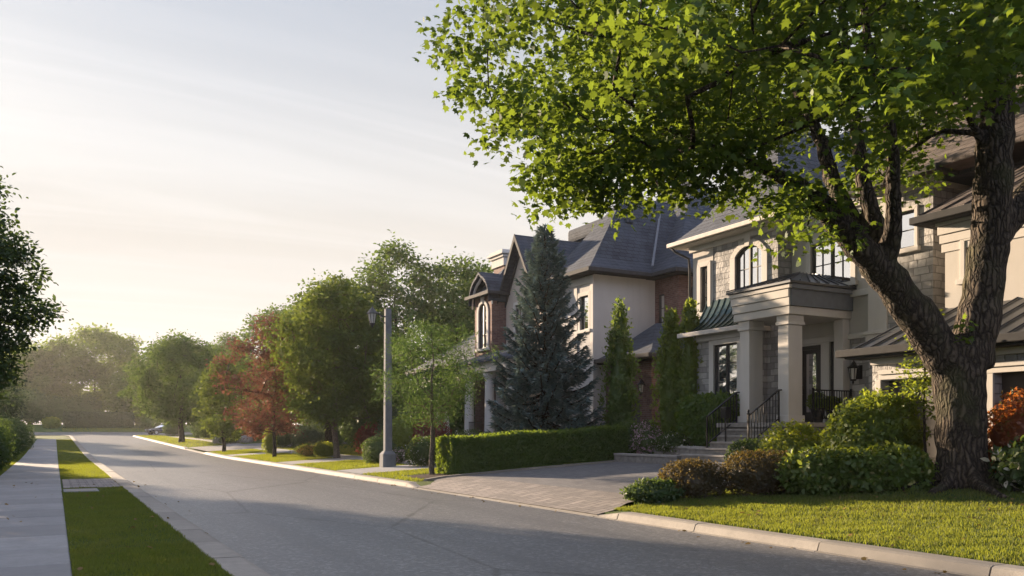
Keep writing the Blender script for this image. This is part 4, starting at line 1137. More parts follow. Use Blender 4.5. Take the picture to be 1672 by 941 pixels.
mb.add([(x, y0, z) for x, z in prof] + [(20, y0, 4.9)], [tuple(range(len(prof) + 1))])
mb.add([(x, y1, z) for x, z in prof] + [(20, y1, 4.9)], [tuple(range(len(prof) + 1))[::-1]])
for k in range(11):
    yv = y0 + .03 + (y1 - y0 - .06) * k / 10
    for (xa, za), (xb, zb) in zip(prof[:-1], prof[1:]): mb.bar((xa, yv, za + .02), (xb, yv, zb + .02), .03, .045)
br = mb.build('bay_window_roof', 'green_metal', H1)
mb = MB(); gutter(mb, 18.85, 19.9, 19.95, 22.95, 4.9, .12, .1, 'fn'); mb.build('gutter', 'gutter_pale', br, bevel=.02)
# porch
P0, P1, PX = 17.35, 19.58, 18.1
mb = MB()
mb.box(PX, XB, P0, P1, 4.90, 5.12)
mb.box(PX - .03, XB, P0 - .02, P1 + .03, 5.135, 5.36); mb.box(PX - .06, XB, P0 - .02, P1 + .06, 5.372, 5.60); mb.box(PX - .10, XB, P0 - .10, P1 + .10, 5.605, 5.72)
mb.build('porch_beam', 'pale_trim', H1, bevel=.012)
mb = MB(); mb.box(PX + .01, XB, P0 - .060, P0 - .022, 5.13, 5.60); mb.box(PX + .0, XB, P0 - .14, P0 - .102, 5.60, 5.73); mb.build('porch_fascia', 'blue_board', H1, bevel=.008)
mb = MB(); hip(mb, PX - .16, 22.2, P0 - .18, P1 + .16, 5.80, 6.36, 'x', (1.75, 0), None, .06)
ym = (P0 - .18 + P1 + .16) / 2
seams(mb, (PX - .16, P0 - .18, 5.81), (XB, P0 - .18, 5.81), (PX + 1.59, ym, 6.36), (XB, ym, 6.36), 7)
seams(mb, (PX - .16, P0 - .18, 5.81), (PX - .16, P1 + .16, 5.81), (PX + 1.59, ym, 6.36), (PX + 1.59, ym, 6.36), 6)
mb.build('porch_roof', 'seam_metal', H1)
for (c0, c1) in ((17.48, 17.88), (19.02, 19.42)):
    mb = MB(); x0, x1 = 18.2, 18.74
    mb.box(x0, x1, c0, c1, 1.86, 4.62)
    mb.box(x0 - .05, x1 + .05, c0 - .05, c1 + .05, 4.622, 4.72); mb.box(x0 - .03, x1 + .03, c0 - .03, c1 + .03, 4.722, 4.898)
    mb.box(x0 - .05, x1 + .05, c0 - .05, c1 + .05, 1.868, 2.06)
    mb.build('porch_column', 'pale_trim', H1, bevel=.012)
for (c0, c1) in ((17.40, 17.74), (19.3, 19.6)):
    mb = MB(); mb.box(20.3, 20.59, c0, c1, 1.87, 4.89); mb.build('pilaster', 'pale_trim', H1, bevel=.01)
mb = MB(); mb.box(17.95, XB, 17.2, 20.0, .3, 1.72); mb.build('porch_base', 'grey_block', H1)
mb = MB(); mb.box(17.85, XB, 17.12, 20.06, 1.725, 1.858); mb.build('porch_floor', 'cap_stone', H1, bevel=.012)
mb = MB(); f21.box(mb, DOOR[0], DOOR[1], DOOR[2], DOOR[3], -.12, -.06)
f21.box(mb, DOOR[0] + .0, DOOR[0] + .1, DOOR[2], DOOR[3], -.058, -.02); f21.box(mb, DOOR[1] - .1, DOOR[1], DOOR[2], DOOR[3], -.058, -.02); f21.box(mb, DOOR[0] + .102, DOOR[1] - .102, DOOR[3] - .12, DOOR[3], -.058, -.02)
dr = mb.build('door', 'dark_door', H1)
mb = MB(); f21.box(mb, DOOR[0] + .26, DOOR[1] - .26, 2.2, 4.0, -.058, -.045); mb.build('pane', 'glass', dr)
mb = MB(); mb.tube([(20.61, 19.2, 2.75), (20.55, 19.2, 2.75), (20.55, 19.2, 3.05), (20.61, 19.2, 3.05)], .014, 6); mb.build('handle', 'flash_metal', dr)
mb = MB(); f21.box(mb, DOOR[0] - .17, DOOR[0] - .002, 1.86, 4.42, -.01, .05); f21.box(mb, DOOR[1] + .002, DOOR[1] + .17, 1.86, 4.42, -.01, .05); f21.box(mb, DOOR[0] - .0, DOOR[1], DOOR[3] + .002, 4.42, -.01, .05); mb.build('door_surround', 'pale_trim', H1, bevel=.01)
# iron guard on the open side of the porch
mb = MB(); yv = 17.28
mb.bar((18.95, yv, 2.78), (20.5, yv, 2.78), .05, .035); mb.bar((18.95, yv, 1.98), (20.5, yv, 1.98), .03, .03)
for k in range(15): mb.bar((18.99 + k * .102, yv, 1.98), (18.99 + k * .102, yv, 2.77), .018)
for x in (18.95, 20.5): mb.bar((x, yv, 1.86), (x, yv, 2.84), .045)
mb.build('railing', 'black_iron', H1)
def lantern(parent, x, y, z, s=1., face=-1):
    mb = MB()
    mb.box(x + .20 * s, x + .23 * s, y - .07 * s, y + .07 * s, z - .16 * s, z + .16 * s)
    mb.tube([(x + .2 * s, y, z + .02 * s), (x + .12 * s, y, z + .14 * s), (x + .02 * s, y, z + .26 * s), (x, y, z + .22 * s)], .014 * s, 6)
    mb.lathe([(.002, .24 * s), (.03 * s, .22 * s), (.05 * s, .17 * s), (.13 * s, .10 * s), (.12 * s, .085 * s), (.09 * s, .08 * s)], (x, y, z), 8)
    mb.lathe([(.06 * s, -.21 * s), (.075 * s, -.19 * s), (.06 * s, -.17 * s)], (x, y, z), 8); mb.lathe([(.004, -.29 * s), (.025 * s, -.25 * s), (.02 * s, -.21 * s)], (x, y, z), 8)
    for k in range(6):
        a = k * math.pi / 3; ca, sa = math.cos(a), math.sin(a)
        mb.bar((x + .065 * s * ca, y + .065 * s * sa, z - .18 * s), (x + .10 * s * ca, y + .10 * s * sa, z + .09 * s), .012 * s)
    o = mb.build('wall_lantern', 'black_iron', parent)
    mb = MB(); mb.lathe([(.055 * s, -.17 * s), (.09 * s, .08 * s)], (x, y, z), 6); mb.build('lantern_glass', 'frosted_glass', o)
    return o
lantern(H1, 20.31, 17.05, 3.32, 1.25)
# downpipe at the house corner
mb = MB(); mb.tube([(19.45, 24.25, 8.2), (19.55, 24.1, 8.0), (19.9, 23.8, 7.75), (19.93, 23.78, 7.4), (19.93, 23.78, .7)], .045, 8); mb.build('downpipe', 'gutter_dark', H1, smooth=True)

# front steps
ST = empty('front_steps', (17.2, 18.6, .55), 'grey stone front steps with two black iron handrails rising to the porch', 'steps')
zt = [.74, .93, 1.12, 1.305, 1.49, 1.675]
mb = MB(); cp = MB()
for k, z in enumerate(zt):
    x = 16.35 + .27 * k
    y0, y1 = (17.35, 20.25) if k < 3 else (17.5, 19.6)
    mb.box(x + .02, 17.94, y0 + .02, y1 - .02, (.4 if k == 0 else zt[k - 1] + .001), z - .062)
    cp.box(x - .02, 17.95 if k > 4 else x + .32, y0, y1, z - .06, z)
mb.build('riser', 'grey_block', ST); cp.build('tread', 'cap_stone', ST, bevel=.012)
for yv in (19.45, 17.75):
    mb = MB()
    a, b = Vector((16.95, yv, 1.12)), Vector((18.1, yv, 1.86))
    up = Vector((0, 0, .92))
    mb.bar(a + up, b + up, .05, .035); mb.bar(a + up * .12, b + up * .12, .03, .03)
    mb.bar(b + up, b + up + Vector((.12, 0, 0)), .05, .035)
    mb.bar(a, a + up + Vector((0, 0, .03)), .05); mb.bar(b - Vector((0, 0, .1)), b + up, .04)
    for k in range(1, 10):
        p_ = a.lerp(b, k / 10); mb.bar(p_ + up * .12, p_ + up * .99, .018)
    if yv < 18: mb.lathe([(.045, 0), (.05, .03), (.02, .06), (.04, .1), (.02, .14)], (a.x, a.y, a.z + .95), 8)
    mb.build('handrail', 'black_iron', ST)
# low retaining walls of the planting bed
PL = empty('planter_wall', (17.0, 22.5, .58), 'low grey block retaining wall around the flower bed at the driveway end', 'planter')
mb = MB(); cp = MB()
for (x0, x1, y0, y1, z) in ((17.0, 17.3, 20.9, 24.3, .86), (17.3, 17.8, 20.9, 21.2, .86)):
    n = max(1, int((y1 - y0) / .42))
    for k in range(n):
        a, b = y0 + (y1 - y0) * k / n, y0 + (y1 - y0) * (k + 1) / n
        mb.box(x0 + .03, x1 - .01, a + .004, b - .004, .4, z - .085)
        cp.box(x0, x1 + .01, a + .003, b - .003, z - .08, z)
for (x0, x1, y0, y1, z) in ((17.55, 17.85, 20.3, 20.9, 1.14), (17.55, 17.85, 20.95, 23.4, 1.14)):
    mb.box(x0 + .03, x1, y0, y1, .4, z - .085); cp.box(x0, x1 + .02, y0, y1, z - .08, z)
mb.build('block_course', 'grey_block', PL, bevel=.01); cp.build('coping', 'cap_stone', PL, bevel=.015)
mb = MB(); mb.add([(17.3, 20.95, .78), (17.6, 20.95, .78), (17.6, 24.3, .78), (17.3, 24.3, .78)], [(0, 1, 2, 3)]); mb.add([(17.85, 20.25, 1.04), (20, 20.25, 1.04), (20, 23.6, 1.04), (17.85, 23.6, 1.04)], [(0, 1, 2, 3)]); mb.build('bed_soil', 'soil', PL)

# ---------------------------------------------------------------- brick and grey stucco house
H2 = empty('brick_house', (20, 31, .6), 'dark roofed house with grey stucco wing and brown brick garage behind the spruce', 'house')
E2 = 8.4
br_, sc_ = MB(), MB()
g20, g232, gside = Face('x', 20.), Face('x', 23.2), Face('y', 30.)
W2 = (30.38, 31.02, 5.95, 7.40, 0)
wall(sc_, g20, 30., 33.4, .3, E2, [W2]); wall(sc_, gside, 20., 23.2, .3, E2)
sc_.build('stucco_wall', 'grey_stucco', H2)
W3 = (29.35, 29.75, 5.75, 7.55, 0)
wall(br_, g232, 28.4, 30., .3, E2, [W3]); wall(br_, Face('y', 28.4), 23.2, 33., .3, E2)
g205 = Face('x', 20.6); wall(br_, g205, 26.85, 29.99, .3, 4.5, [(27.6, 29.6, .4, 2.9, 0)], .2); wall(br_, Face('y', 26.85), 20.6, 24., .3, 4.5)
br_.add([(33, 28.4, .3), (33, 40, .3), (33, 40, E2), (33, 28.4, E2)], [(0, 1, 2, 3)])
br_.build('brick_wall', 'brown_brick', H2)
window(H2, g20, *W2[:4], 0, cols=1, rows=2, trim=.16)
window(H2, g232, *W3[:4], 0, cols=1, rows=3, trim=0, mull=False)
mb = MB(); g205.box(mb, 27.6, 29.6, .4, 2.9, -.2, -.15)
for k in range(4): g205.box(mb, 27.68, 29.52, .5 + k * .6, 1.0 + k * .6, -.149, -.12)
mb.build('garage_door', 'garage_panel', H2)
mb = MB(); hip(mb, 19.45, 26.5, 29.5, 34.0, E2, 12.3, 'x', (3.3, 1.0), (.7, .6)); mb.build('wing_roof', 'dark_roof', H2)
mb = MB(); hip(mb, 22.65, 33.6, 27.9, 40., E2 + .01, 14.4, 'y', (5.4, 5.4), (.8, .7)); mb.build('roof', 'dark_roof', H2)
mb = MB(); hip(mb, 20.1, 25.2, 26.35, 30.4, 4.62, 6.1, 'x', (1.9, 1.0), (.5, .22)); mb.build('garage_roof', 'dark_roof', H2)
mb = MB(); mb.bar((22.75, 29.6, 8.75), (24.9, 31.75, 12.05), .09, .04); mb.build('valley_flashing', 'flash_metal', H2)
mb = MB(); mb.box(22.4, 22.8, 31.0, 31.4, 10.9, 11.25); mb.build('roof_vent', 'dark_roof', H2, bevel=.04)
mb = MB(); gutter(mb, 19.45, 23, 29.5, 33.9, E2 - .02, .15, .12, 'fn'); gutter(mb, 22.65, 30, 27.9, 29.6, E2 - .02, .15, .12, 'fn'); gutter(mb, 20.1, 25, 26.35, 30.3, 4.6, .14, .12, 'fn'); mb.build('gutter', 'gutter_dark', H2, bevel=.02)
mb = MB(); mb.box(19.5, 23.2, 29.55, 33.9, E2 - .17, E2 - .11); mb.box(22.7, 30, 27.95, 30, E2 - .19, E2 - .13); mb.box(20.15, 25, 26.4, 30.3, 4.42, 4.48); mb.build('soffit', 'gutter_dark', H2)
mb = MB(); mb.tube([(23.9, 27.9, 8.2), (23.9, 28.1, 7.9), (23.9, 28.33, 7.7), (23.9, 28.33, 5.9)], .05, 8); mb.build('downpipe', 'gutter_dark', H2, smooth=True)
mb = MB(); g20.box(mb, 30.0, 30.24, .5, E2 - .2, .002, .05); g20.box(mb, 30.242, 33.3, E2 - .5, E2 - .2, .002, .06); g20.box(mb, 31.25, 31.5, .5, E2 - .502, .002, .05); mb.build('trim', 'pale_trim', H2, bevel=.01)
lantern(H2, 20.38, 27.25, 3.35, 1.2)

# ---------------------------------------------------------------- gabled brick house with chimney and arched bay
H3 = empty('gabled_house', (19.5, 37, .6), 'brown brick house with steep front gable, chimney and arched upper window', 'house')
gx = Face('x', 19.7)
YA, HW, ZA, ZE = 35.6, 2.0, 10.95, 7.75
mb = MB(); W4 = (35.75, 36.35, 6.1, 7.7, 0)
wall(mb, gx, YA - HW, YA + HW, .3, ZE, [W4])
mb.add([gx.P(YA - HW, ZE), gx.P(YA + HW, ZE), gx.P(YA, ZA - .15)], [(0, 1, 2)])
mb.add([(19.7, YA - HW, .3), (24, YA - HW, .3), (24, YA - HW, ZE), (19.7, YA - HW, ZE)], [(0, 1, 2, 3)])
mb.build('gable_wall', 'taupe_render', H3)
window(H3, gx, *W4[:4], 0, cols=1, rows=3, trim=.15)
mb = MB(); o_ = .38
sl = (ZA - ZE) / HW
for s in (-1, 1):
    yb = YA + s * (HW + o_); zb = ZA - sl * (HW + o_)
    poly = [(19.25, YA, ZA), (19.25, yb, zb), (19.25, yb, zb - .16), (19.25, YA, ZA - .2)]
    mb.prism(poly, (10.5, 0, 0))
mb.build('roof', 'dark_roof', H3)
mb = MB()
for s in (-1, 1):
    yb = YA + s * (HW + o_); zb = ZA - sl * (HW + o_)
    mb.prism([(19.20, YA, ZA + .02), (19.20, yb, zb + .02), (19.20, yb, zb - .24), (19.20, YA, ZA - .28)], (.045, 0, 0))
    mb.prism([(19.62, YA, ZA - .24), (19.62, yb, zb - .20), (19.62, yb, zb - .42), (19.62, YA, ZA - .46)], (.06, 0, 0))
mb.build('bargeboard', 'gutter_dark', H3)
AW = (37.85, 38.75, 5.75, 7.55, .45)
bb = MB(); fx = Face('x', 18.9)
wall(bb, fx, 37.35, 39.25, 4.7, 8.45, [AW]); wall(bb, Face('y', 37.35), 18.9, 24., 4.7, 8.45)
bb.add([(18.9, 39.25, .3), (30, 39.25, .3), (30, 39.25, 8.45), (18.9, 39.25, 8.45)], [(3, 2, 1, 0)])
wall(bb, Face('x', 19.9), 35.0, 39.25, .3, 4.7, [(36.3, 37.6, 1.3, 3.9, 0)], .2)
bb.build('brick_wall', 'brown_brick', H3)
window(H3, fx, *AW[:4], AW[4], cols=1, rows=3, trim=.2, key=True, label='arched window under the small hooded gable')
mb = MB(); fx.box(mb, 36.3, 37.6, 1.3, 3.9, -1.18, -1.1); mb.build('door', 'dark_door', H3)
# hooded dormer roof over the arch
mb = MB(); n = 13
ac = [(38.3 + 1.12 * math.sin(a), 8.0 + (1.25 * math.cos(a) if abs(a) < 1.5 else 0)) for a in np.linspace(-1.55, 1.55, n)]
ac = [(u, max(7.75, z + (.18 if abs(u - 38.3) < .1 else 0))) for u, z in ac]
for p_, q_ in zip(ac[:-1], ac[1:]):
    mb.prism([(18.62, p_[0], p_[1]), (18.62, q_[0], q_[1]), (18.62, q_[0], q_[1] + .14), (18.62, p_[0], p_[1] + .14)], (3.2, 0, 0))
mb.build('dormer_roof', 'dark_roof', H3)
mb = MB()
for p_, q_ in zip(ac[:-1], ac[1:]):
    mb.prism([(18.80, p_[0], p_[1] - .16), (18.80, q_[0], q_[1] - .16), (18.80, q_[0], q_[1] - .02), (18.80, p_[0], p_[1] - .02)], (.08, 0, 0))
mb.build('dormer_trim', 'pale_trim', H3)
mb = MB(); mb.add([(18.88, u, z - .05) for u, z in ac] + [(18.88, 39.25, 7.6), (18.88, 37.35, 7.6)], [tuple(range(len(ac) + 2))]) if False else None
mb = MB(); hip(mb, 18.6, 24.5, 37.05, 39.5, 8.45, 9.9, 'x', (1.5, 0), (.4, .25)); mb.build('bay_roof', 'dark_roof', H3)
mb = MB(); gutter(mb, 18.6, 21, 37.05, 39.5, 8.43, .14, .12, 'fn'); mb.build('gutter', 'gutter_dark', H3, bevel=.02)
ch = MB(); ch.box(20.05, 21.25, 38.2, 39.4, 8, 10.0); chim = ch.build('chimney', 'brown_brick', H3)
mb = MB()
mb.box(19.96, 21.34, 38.11, 39.49, 10.002, 10.42); mb.box(19.88, 21.42, 38.03, 39.57, 10.422, 10.56); mb.box(19.78, 21.52, 37.93, 39.67, 10.562, 10.68); mb.box(19.85, 21.4, 38.05, 39.55, 10.682, 10.80)
mb.build('chimney_cap', 'pale_trim', chim, bevel=.02)
mb = MB(); hip(mb, 18.9, 21.0, 34.6, 40., 4.75, 5.5, 'y', (1, 1)); pr3 = mb.build('porch_roof', 'dark_roof', H3)
mb = MB(); mb.box(17.5, 19.9, 33.0, 38.3, 4.35, 4.75); mb.box(17.4, 19.9, 32.9, 38.4, 4.752, 4.86); mb.build('porch_beam', 'pale_trim', H3, bevel=.015)
mb = MB(); hip(mb, 17.25, 20.5, 32.75, 38.55, 4.88, 5.5, 'y', (1.4, 1.4)); mb.build('porch_roof', 'dark_roof', H3)
mb = MB(); mb.box(17.3, 19.9, 32.8, 38.5, .3, 1.1); mb.build('porch_floor', 'grey_block', H3)
for yv in (33.3, 35.5, 37.7):
    mb = MB(); mb.lathe([(.30, 0), (.30, .25), (.27, .3), (.25, .36), (.235, 1.2), (.21, 2.9), (.24, 2.95), (.26, 3.02), (.30, 3.06), (.30, 3.22)], (17.85, yv, 1.1), 20)
    mb.build('porch_column', 'grey_stucco', H3, smooth=False)
for yv in (33.3, 37.7):
    mb = MB(); mb.box(19.4, 19.68, yv - .2, yv + .2, 1.1, 4.34); mb.build('pilaster', 'grey_stucco', H3, bevel=.01)
mb = MB()
mb.bar((17.7, 36.0, 2.05), (17.7, 37.4, 2.05), .04); mb.bar((17.7, 36.0, 1.25), (17.7, 37.4, 1.25), .03)
for k in range(12): mb.bar((17.7, 36.0 + k * .127, 1.25), (17.7, 36.0 + k * .127, 2.05), .018)
mb.build('railing', 'black_iron', H3)
# roof mass behind
mb = MB(); hip(mb, 23., 33., 34.5, 44., 9.2, 12.9, 'y', (3.2, 3.2)); mb.build('rear_roof', 'dark_roof', H3)
mb = MB(); mb.box(23.4, 32.6, 35, 43.5, .3, 9.15); mb.build('rear_wall', 'brown_brick', H3)
mb = MB(); mb.box(25.8, 32, 37.2, 41.5, 12.3, 13.1); mb.build('roof_deck', 'dark_roof', H3, bevel=.2)

# ---------------------------------------------------------------- slate roofed house further on
H4 = empty('slate_house', (20, 44, .6), 'pale house with low slate hipped roof, half hidden by trees left of the chimney', 'house')
mb = MB(); W5 = (42.6, 43.6, 2.0, 3.6, 0)
wall(mb, Face('x', 20.4), 41.3, 50., .3, 5.3, [W5]); wall(mb, Face('y', 41.3), 20.4, 30., .3, 5.3)
mb.build('wall', 'grey_stucco', H4)
window(H4, Face('x', 20.4), *W5[:4], 0, cols=1, rows=2, trim=.15)
mb = MB(); hip(mb, 19.8, 31., 40.7, 51., 5.4, 9.3, 'y', (4.6, 4.6), (.8, .5)); mb.build('roof', 'slate_roof', H4)
mb = MB(); gutter(mb, 19.8, 28, 40.7, 51, 5.38, .14, .12, 'fn'); mb.build('gutter', 'gutter_dark', H4)

# ================================================================== TREES
def G(x, y): return (x, y, gz(x, y))

# ---------------------------------------------------------------- the big maple
def smooth_path(pts, step=.22):
    """Catmull-Rom through (x, y, z, r)"""
    P = [np.array(p, float) for p in pts]; out = []
    for i in range(len(P) - 1):
        p0, p1, p2, p3 = P[max(0, i - 1)], P[i], P[i + 1], P[min(len(P) - 1, i + 2)]
        n = max(2, int(np.linalg.norm(p2[:3] - p1[:3]) / step))
        for k in range(n):
            t = k / n
            out.append(.5 * ((2 * p1) + (p2 - p0) * t + (2 * p0 - 5 * p1 + 4 * p2 - p3) * t * t + (3 * p1 - p0 - 3 * p2 + p3) * t ** 3))
    out.append(P[-1]); return out
MAPLE_T = empty('maple_tree', G(15.38, 10.36), 'big maple with forked trunk and sunlit green crown standing on the front lawn', 'tree')
sk = Skel(); mb = MB(); rnd = random.Random(3)
for k, pts in MAPLE_LIMBS.items():
    sp_ = smooth_path(pts)
    jit = []
    for i, p_ in enumerate(sp_):
        w = .012 + .03 * p_[3]
        jit.append((p_[0] + rnd.uniform(-w, w), p_[1] + rnd.uniform(-w, w), p_[2] + rnd.uniform(-w, w), p_[3] * rnd.uniform(.95, 1.06)))
    mb.tube([j[:3] for j in jit], [max(.03, j[3]) for j in jit], 18)
    sk.chain(jit)
nL = len(sk.p)
bx, by, bz = 15.38, 10.36, gz(15.38, 10.36)
for k in range(9):                                            # root flare
    a = k * 2 * math.pi / 9 + rnd.uniform(-.25, .25); L = rnd.uniform(.75, 1.35)
    ca, sa = math.cos(a), math.sin(a)
    pts = [(bx + ca * .22, by + sa * .22, bz + .62, .20), (bx + ca * .42, by + sa * .42, bz + .22, .17), (bx + ca * (.5 + .3 * L), by + sa * (.5 + .3 * L), bz + .02, .11), (bx + ca * (.6 + .85 * L), by + sa * (.6 + .85 * L), bz - .10, .07)]
    sp_ = smooth_path(pts, .1); mb.tube([p_[:3] for p_ in sp_], [p_[3] for p_ in sp_], 10)
tr_o = mb.build('trunk', 'maple_bark', MAPLE_T, smooth=True)
rmod = tr_o.modifiers.new('join', 'REMESH'); rmod.mode = 'VOXEL'; rmod.voxel_size = .035; rmod.use_smooth_shade = True
smod = tr_o.modifiers.new('soft', 'SMOOTH'); smod.iterations = 6; smod.factor = .5
tex = bpy.data.textures.new('bark_relief', 'STUCCI'); tex.noise_scale = .22; tex.turbulence = 4
dm = tr_o.modifiers.new('relief', 'DISPLACE'); dm.texture = tex; dm.strength = .035; dm.mid_level = .75; dm.texture_coords = 'LOCAL'
cl = sorted(MAPLE_CLUMPS, key=lambda c: min((Vector(c) - p_).length for p_ in sk.p[:nL:3]))
for c in cl: sk.reach(c, rnd, step=.5, lift=.16)
rr = sk.radii(.013)
mb = MB(); kids = {}
for i in range(nL, len(sk.p)): kids.setdefault(sk.par[i], []).append(i)
stack = [(i, sk.par[i]) for i in range(nL, len(sk.p)) if sk.par[i] < nL]
while stack:
    i, frm = stack.pop(); path = [frm, i]; j = i
    while kids.get(j):
        nx_ = max(kids[j], key=lambda k: rr[k])
        stack += [(k, j) for k in kids[j] if k != nx_]
        j = nx_; path.append(j)
    q_ = [min(.085, rr[k]) for k in path]; q_[0] = q_[1] * 1.1
    mb.tube([sk.p[k] for k in path], q_, 6)
mb.build('branch', 'maple_bark', MAPLE_T, smooth=True)
Cn = np.array(MAPLE_CLUMPS)
# each clump: several short sprays of leaves around its twig ends
sub = np.repeat(Cn, 5, axis=0) + rng.normal(size=(len(Cn) * 5, 3)) * np.array([.38, .38, .26])
P_, Nn_, Dr_, sz_ = clump_leaves(sub, .42, 56, .122, .7, .45)
leaf_obj('crown', P_, Nn_, Dr_, sz_, MAPLE, 'maple_leaf', MAPLE_T)
# the shoot at the fork of the trunk
P_, Nn_, Dr_, sz_ = clump_leaves([(15.0, 10.1, 3.35), (15.02, 10.08, 3.55)], .2, 16, .11, .9, .1)
leaf_obj('fork_foliage', P_, Nn_, Dr_, sz_, MAPLE, 'maple_leaf', MAPLE_T)

# ---------------------------------------------------------------- street trees on the far side
tree('locust_tree', 'slender young tree with feathery light foliage at the corner of the hedge and driveway', G(10.65, 25.3), 5, (2.1, 2.1, 1.75, 4.75, 'vase'), .115, 110, 130, 'locust_leaf', 'young_bark', .085, 1.9, seed=5, shape=SLIM, clump_r=.36, tip=.008)
tree('lime_tree', 'dense dark green tree with a straight trunk left of the lamp post', G(12.18, 40.85), 9, (2.7, 2.7, 2.0, 8.7, 'egg'), .19, 210, 110, 'lime_leaf', 'young_bark', .15, 2.2, seed=8, shape=OVAL, clump_r=.55)
tree('shade_tree', 'broad dark tree with a thick forked trunk just behind the straight trunked one', G(13.6, 47.0), 9, (3.1, 3.1, 2.6, 8.3, 'round'), .20, 170, 100, 'lime_leaf', 'dark_bark', .30, 2.6, seed=12, shape=OVAL, clump_r=.62)
tree('plum_tree', 'copper red leaved tree on the verge', G(10.61, 47.3), 7, (2.5, 2.5, 1.3, 7.7, 'egg'), .15, 150, 100, 'plum_leaf', 'dark_bark', .10, 1.4, seed=21, shape=OVAL, clump_r=.46)
tree('young_maple', 'small narrow tree left of the copper red tree with bright sunlit left edge', G(10.03, 59.6), 6.5, (1.55, 1.55, 1.0, 6.3, 'egg'), .19, 90, 90, 'lime_leaf', 'dark_bark', .12, 1.5, seed=31, shape=OVAL, clump_r=.46)
tree('spreading_tree', 'hazy wide spreading tree near the street corner, above the parked car', G(10.4, 84.3), 10, (4.2, 4.2, 2.0, 9.6, 'round'), .26, 230, 90, 'back_leaf', 'dark_bark', .26, 2.4, seed=41, shape=OVAL, clump_r=.75)
back = [('tall bright green tree rising behind the lamp post', 23.0, 61.5, 4.2, 4.5, 15.0, 'egg', 61), ('tall rounded green tree rising just left of the brick chimney', 27.5, 60.5, 3.7, 4.0, 14.0, 'round', 62), ('green tree peeking out right behind the brick chimney', 31.5, 64., 3.6, 4.0, 14.5, 'egg', 63),
        ('dark tree filling the gap behind the copper red tree', 19.5, 84., 3.9, 1.8, 12.3, 'round', 64), ('pale hazy tree far behind the small narrow tree', 17.5, 101., 3.6, 1.2, 11.5, 'egg', 65), ('large shadowy tree behind the dense dark green tree', 19.8, 66., 4., 2.0, 12.6, 'round', 66), ('dark tree between the spreading tree and the small narrow tree', 19.5, 112., 4.2, 1.2, 11.6, 'round', 67)]
for lb, x, y, r, zl, zh, pw, sd in back:
    tree('back_tree', lb, G(x, y), zh, (r, r, zl, zh, pw), .30, 170, 80, 'back_leaf', 'dark_bark', .28, zl + .4, seed=sd, shape=OVAL, clump_r=.85, group='trees rising behind the street trees')
far = [('broad hazy tree crown above the far clipped hedge', 6.5, 180., 9.5, 3.0, 17.5, 'round', 71, 'far_leaf'), ('hazy tree at the end of the street left of the broad crowned one', -4., 182., 6.0, 2.0, 13.5, 'round', 72, 'far_leaf'), ('hazy tree at the end of the street behind the spreading tree', 22., 176., 8.0, 2.0, 15.0, 'round', 73, 'far_leaf'), ('low hazy tree at the end of the street right of the far hedge', 14., 166., 4.5, 1.0, 9.5, 'round', 74, 'far_leaf'), ('hazy tree furthest away over the pavement', -10., 196., 7.0, 2.0, 13.0, 'egg', 75, 'far_leaf')]
for lb, x, y, r, zl, zh, pw, sd, m_ in far:
    tree('far_tree', lb, G(x, y), zh, (r, r, zl, zh, pw), .62, 230, 95, m_, 'dark_bark', .4, zl + .6, seed=sd, shape=OVAL, clump_r=1.5, group='hazy trees at the end of the street')
# the left side of the street
tree('linden_tree', 'tall dark green tree at the left edge beside the pavement', G(-3.5, 33.5), 11, (2.6, 2.6, 2.7, 11.0, 'egg'), .175, 320, 150, 'dark_leaf', 'dark_bark', .22, 3.0, seed=81, shape=OVAL, clump_r=.55)
lefts = [('shadowy tree on the left behind the clipped bushes', -6.9, 77., 2.9, .8, 7.2, 82), ('hazy dark tree on the left further along the pavement', -6.4, 97., 3.2, .8, 7.4, 83), ('hazy tree on the left near the street corner', -8.5, 117., 3.4, .8, 7.8, 84)]
for lb, x, y, r, zl, zh, sd in lefts:
    tree('dark_tree', lb, G(x, y), zh, (r, r, zl, zh, 'round'), .28, 170, 85, 'dark_leaf', 'dark_bark', .25, zl + .6, seed=sd, shape=OVAL, clump_r=.85, group='dark trees along the left pavement')
LEFT_OFF = [(-9.6, 47., 4.2, 1.2, 12., 91), (-14., 66., 4., 1.2, 10.5, 92), (-8.0, 29., 3.6, 1.0, 11., 93)]
for x, y, r, zl, zh, sd in LEFT_OFF:
    tree('garden_tree', 'leafy garden tree left of the pavement, shading the verge', G(x, y), zh, (r, r, zl, zh, 'egg'), .30, 190, 80, 'dark_leaf', 'dark_bark', .3, zl + .6, seed=sd, shape=OVAL, clump_r=.85, group='garden trees left of the pavement')

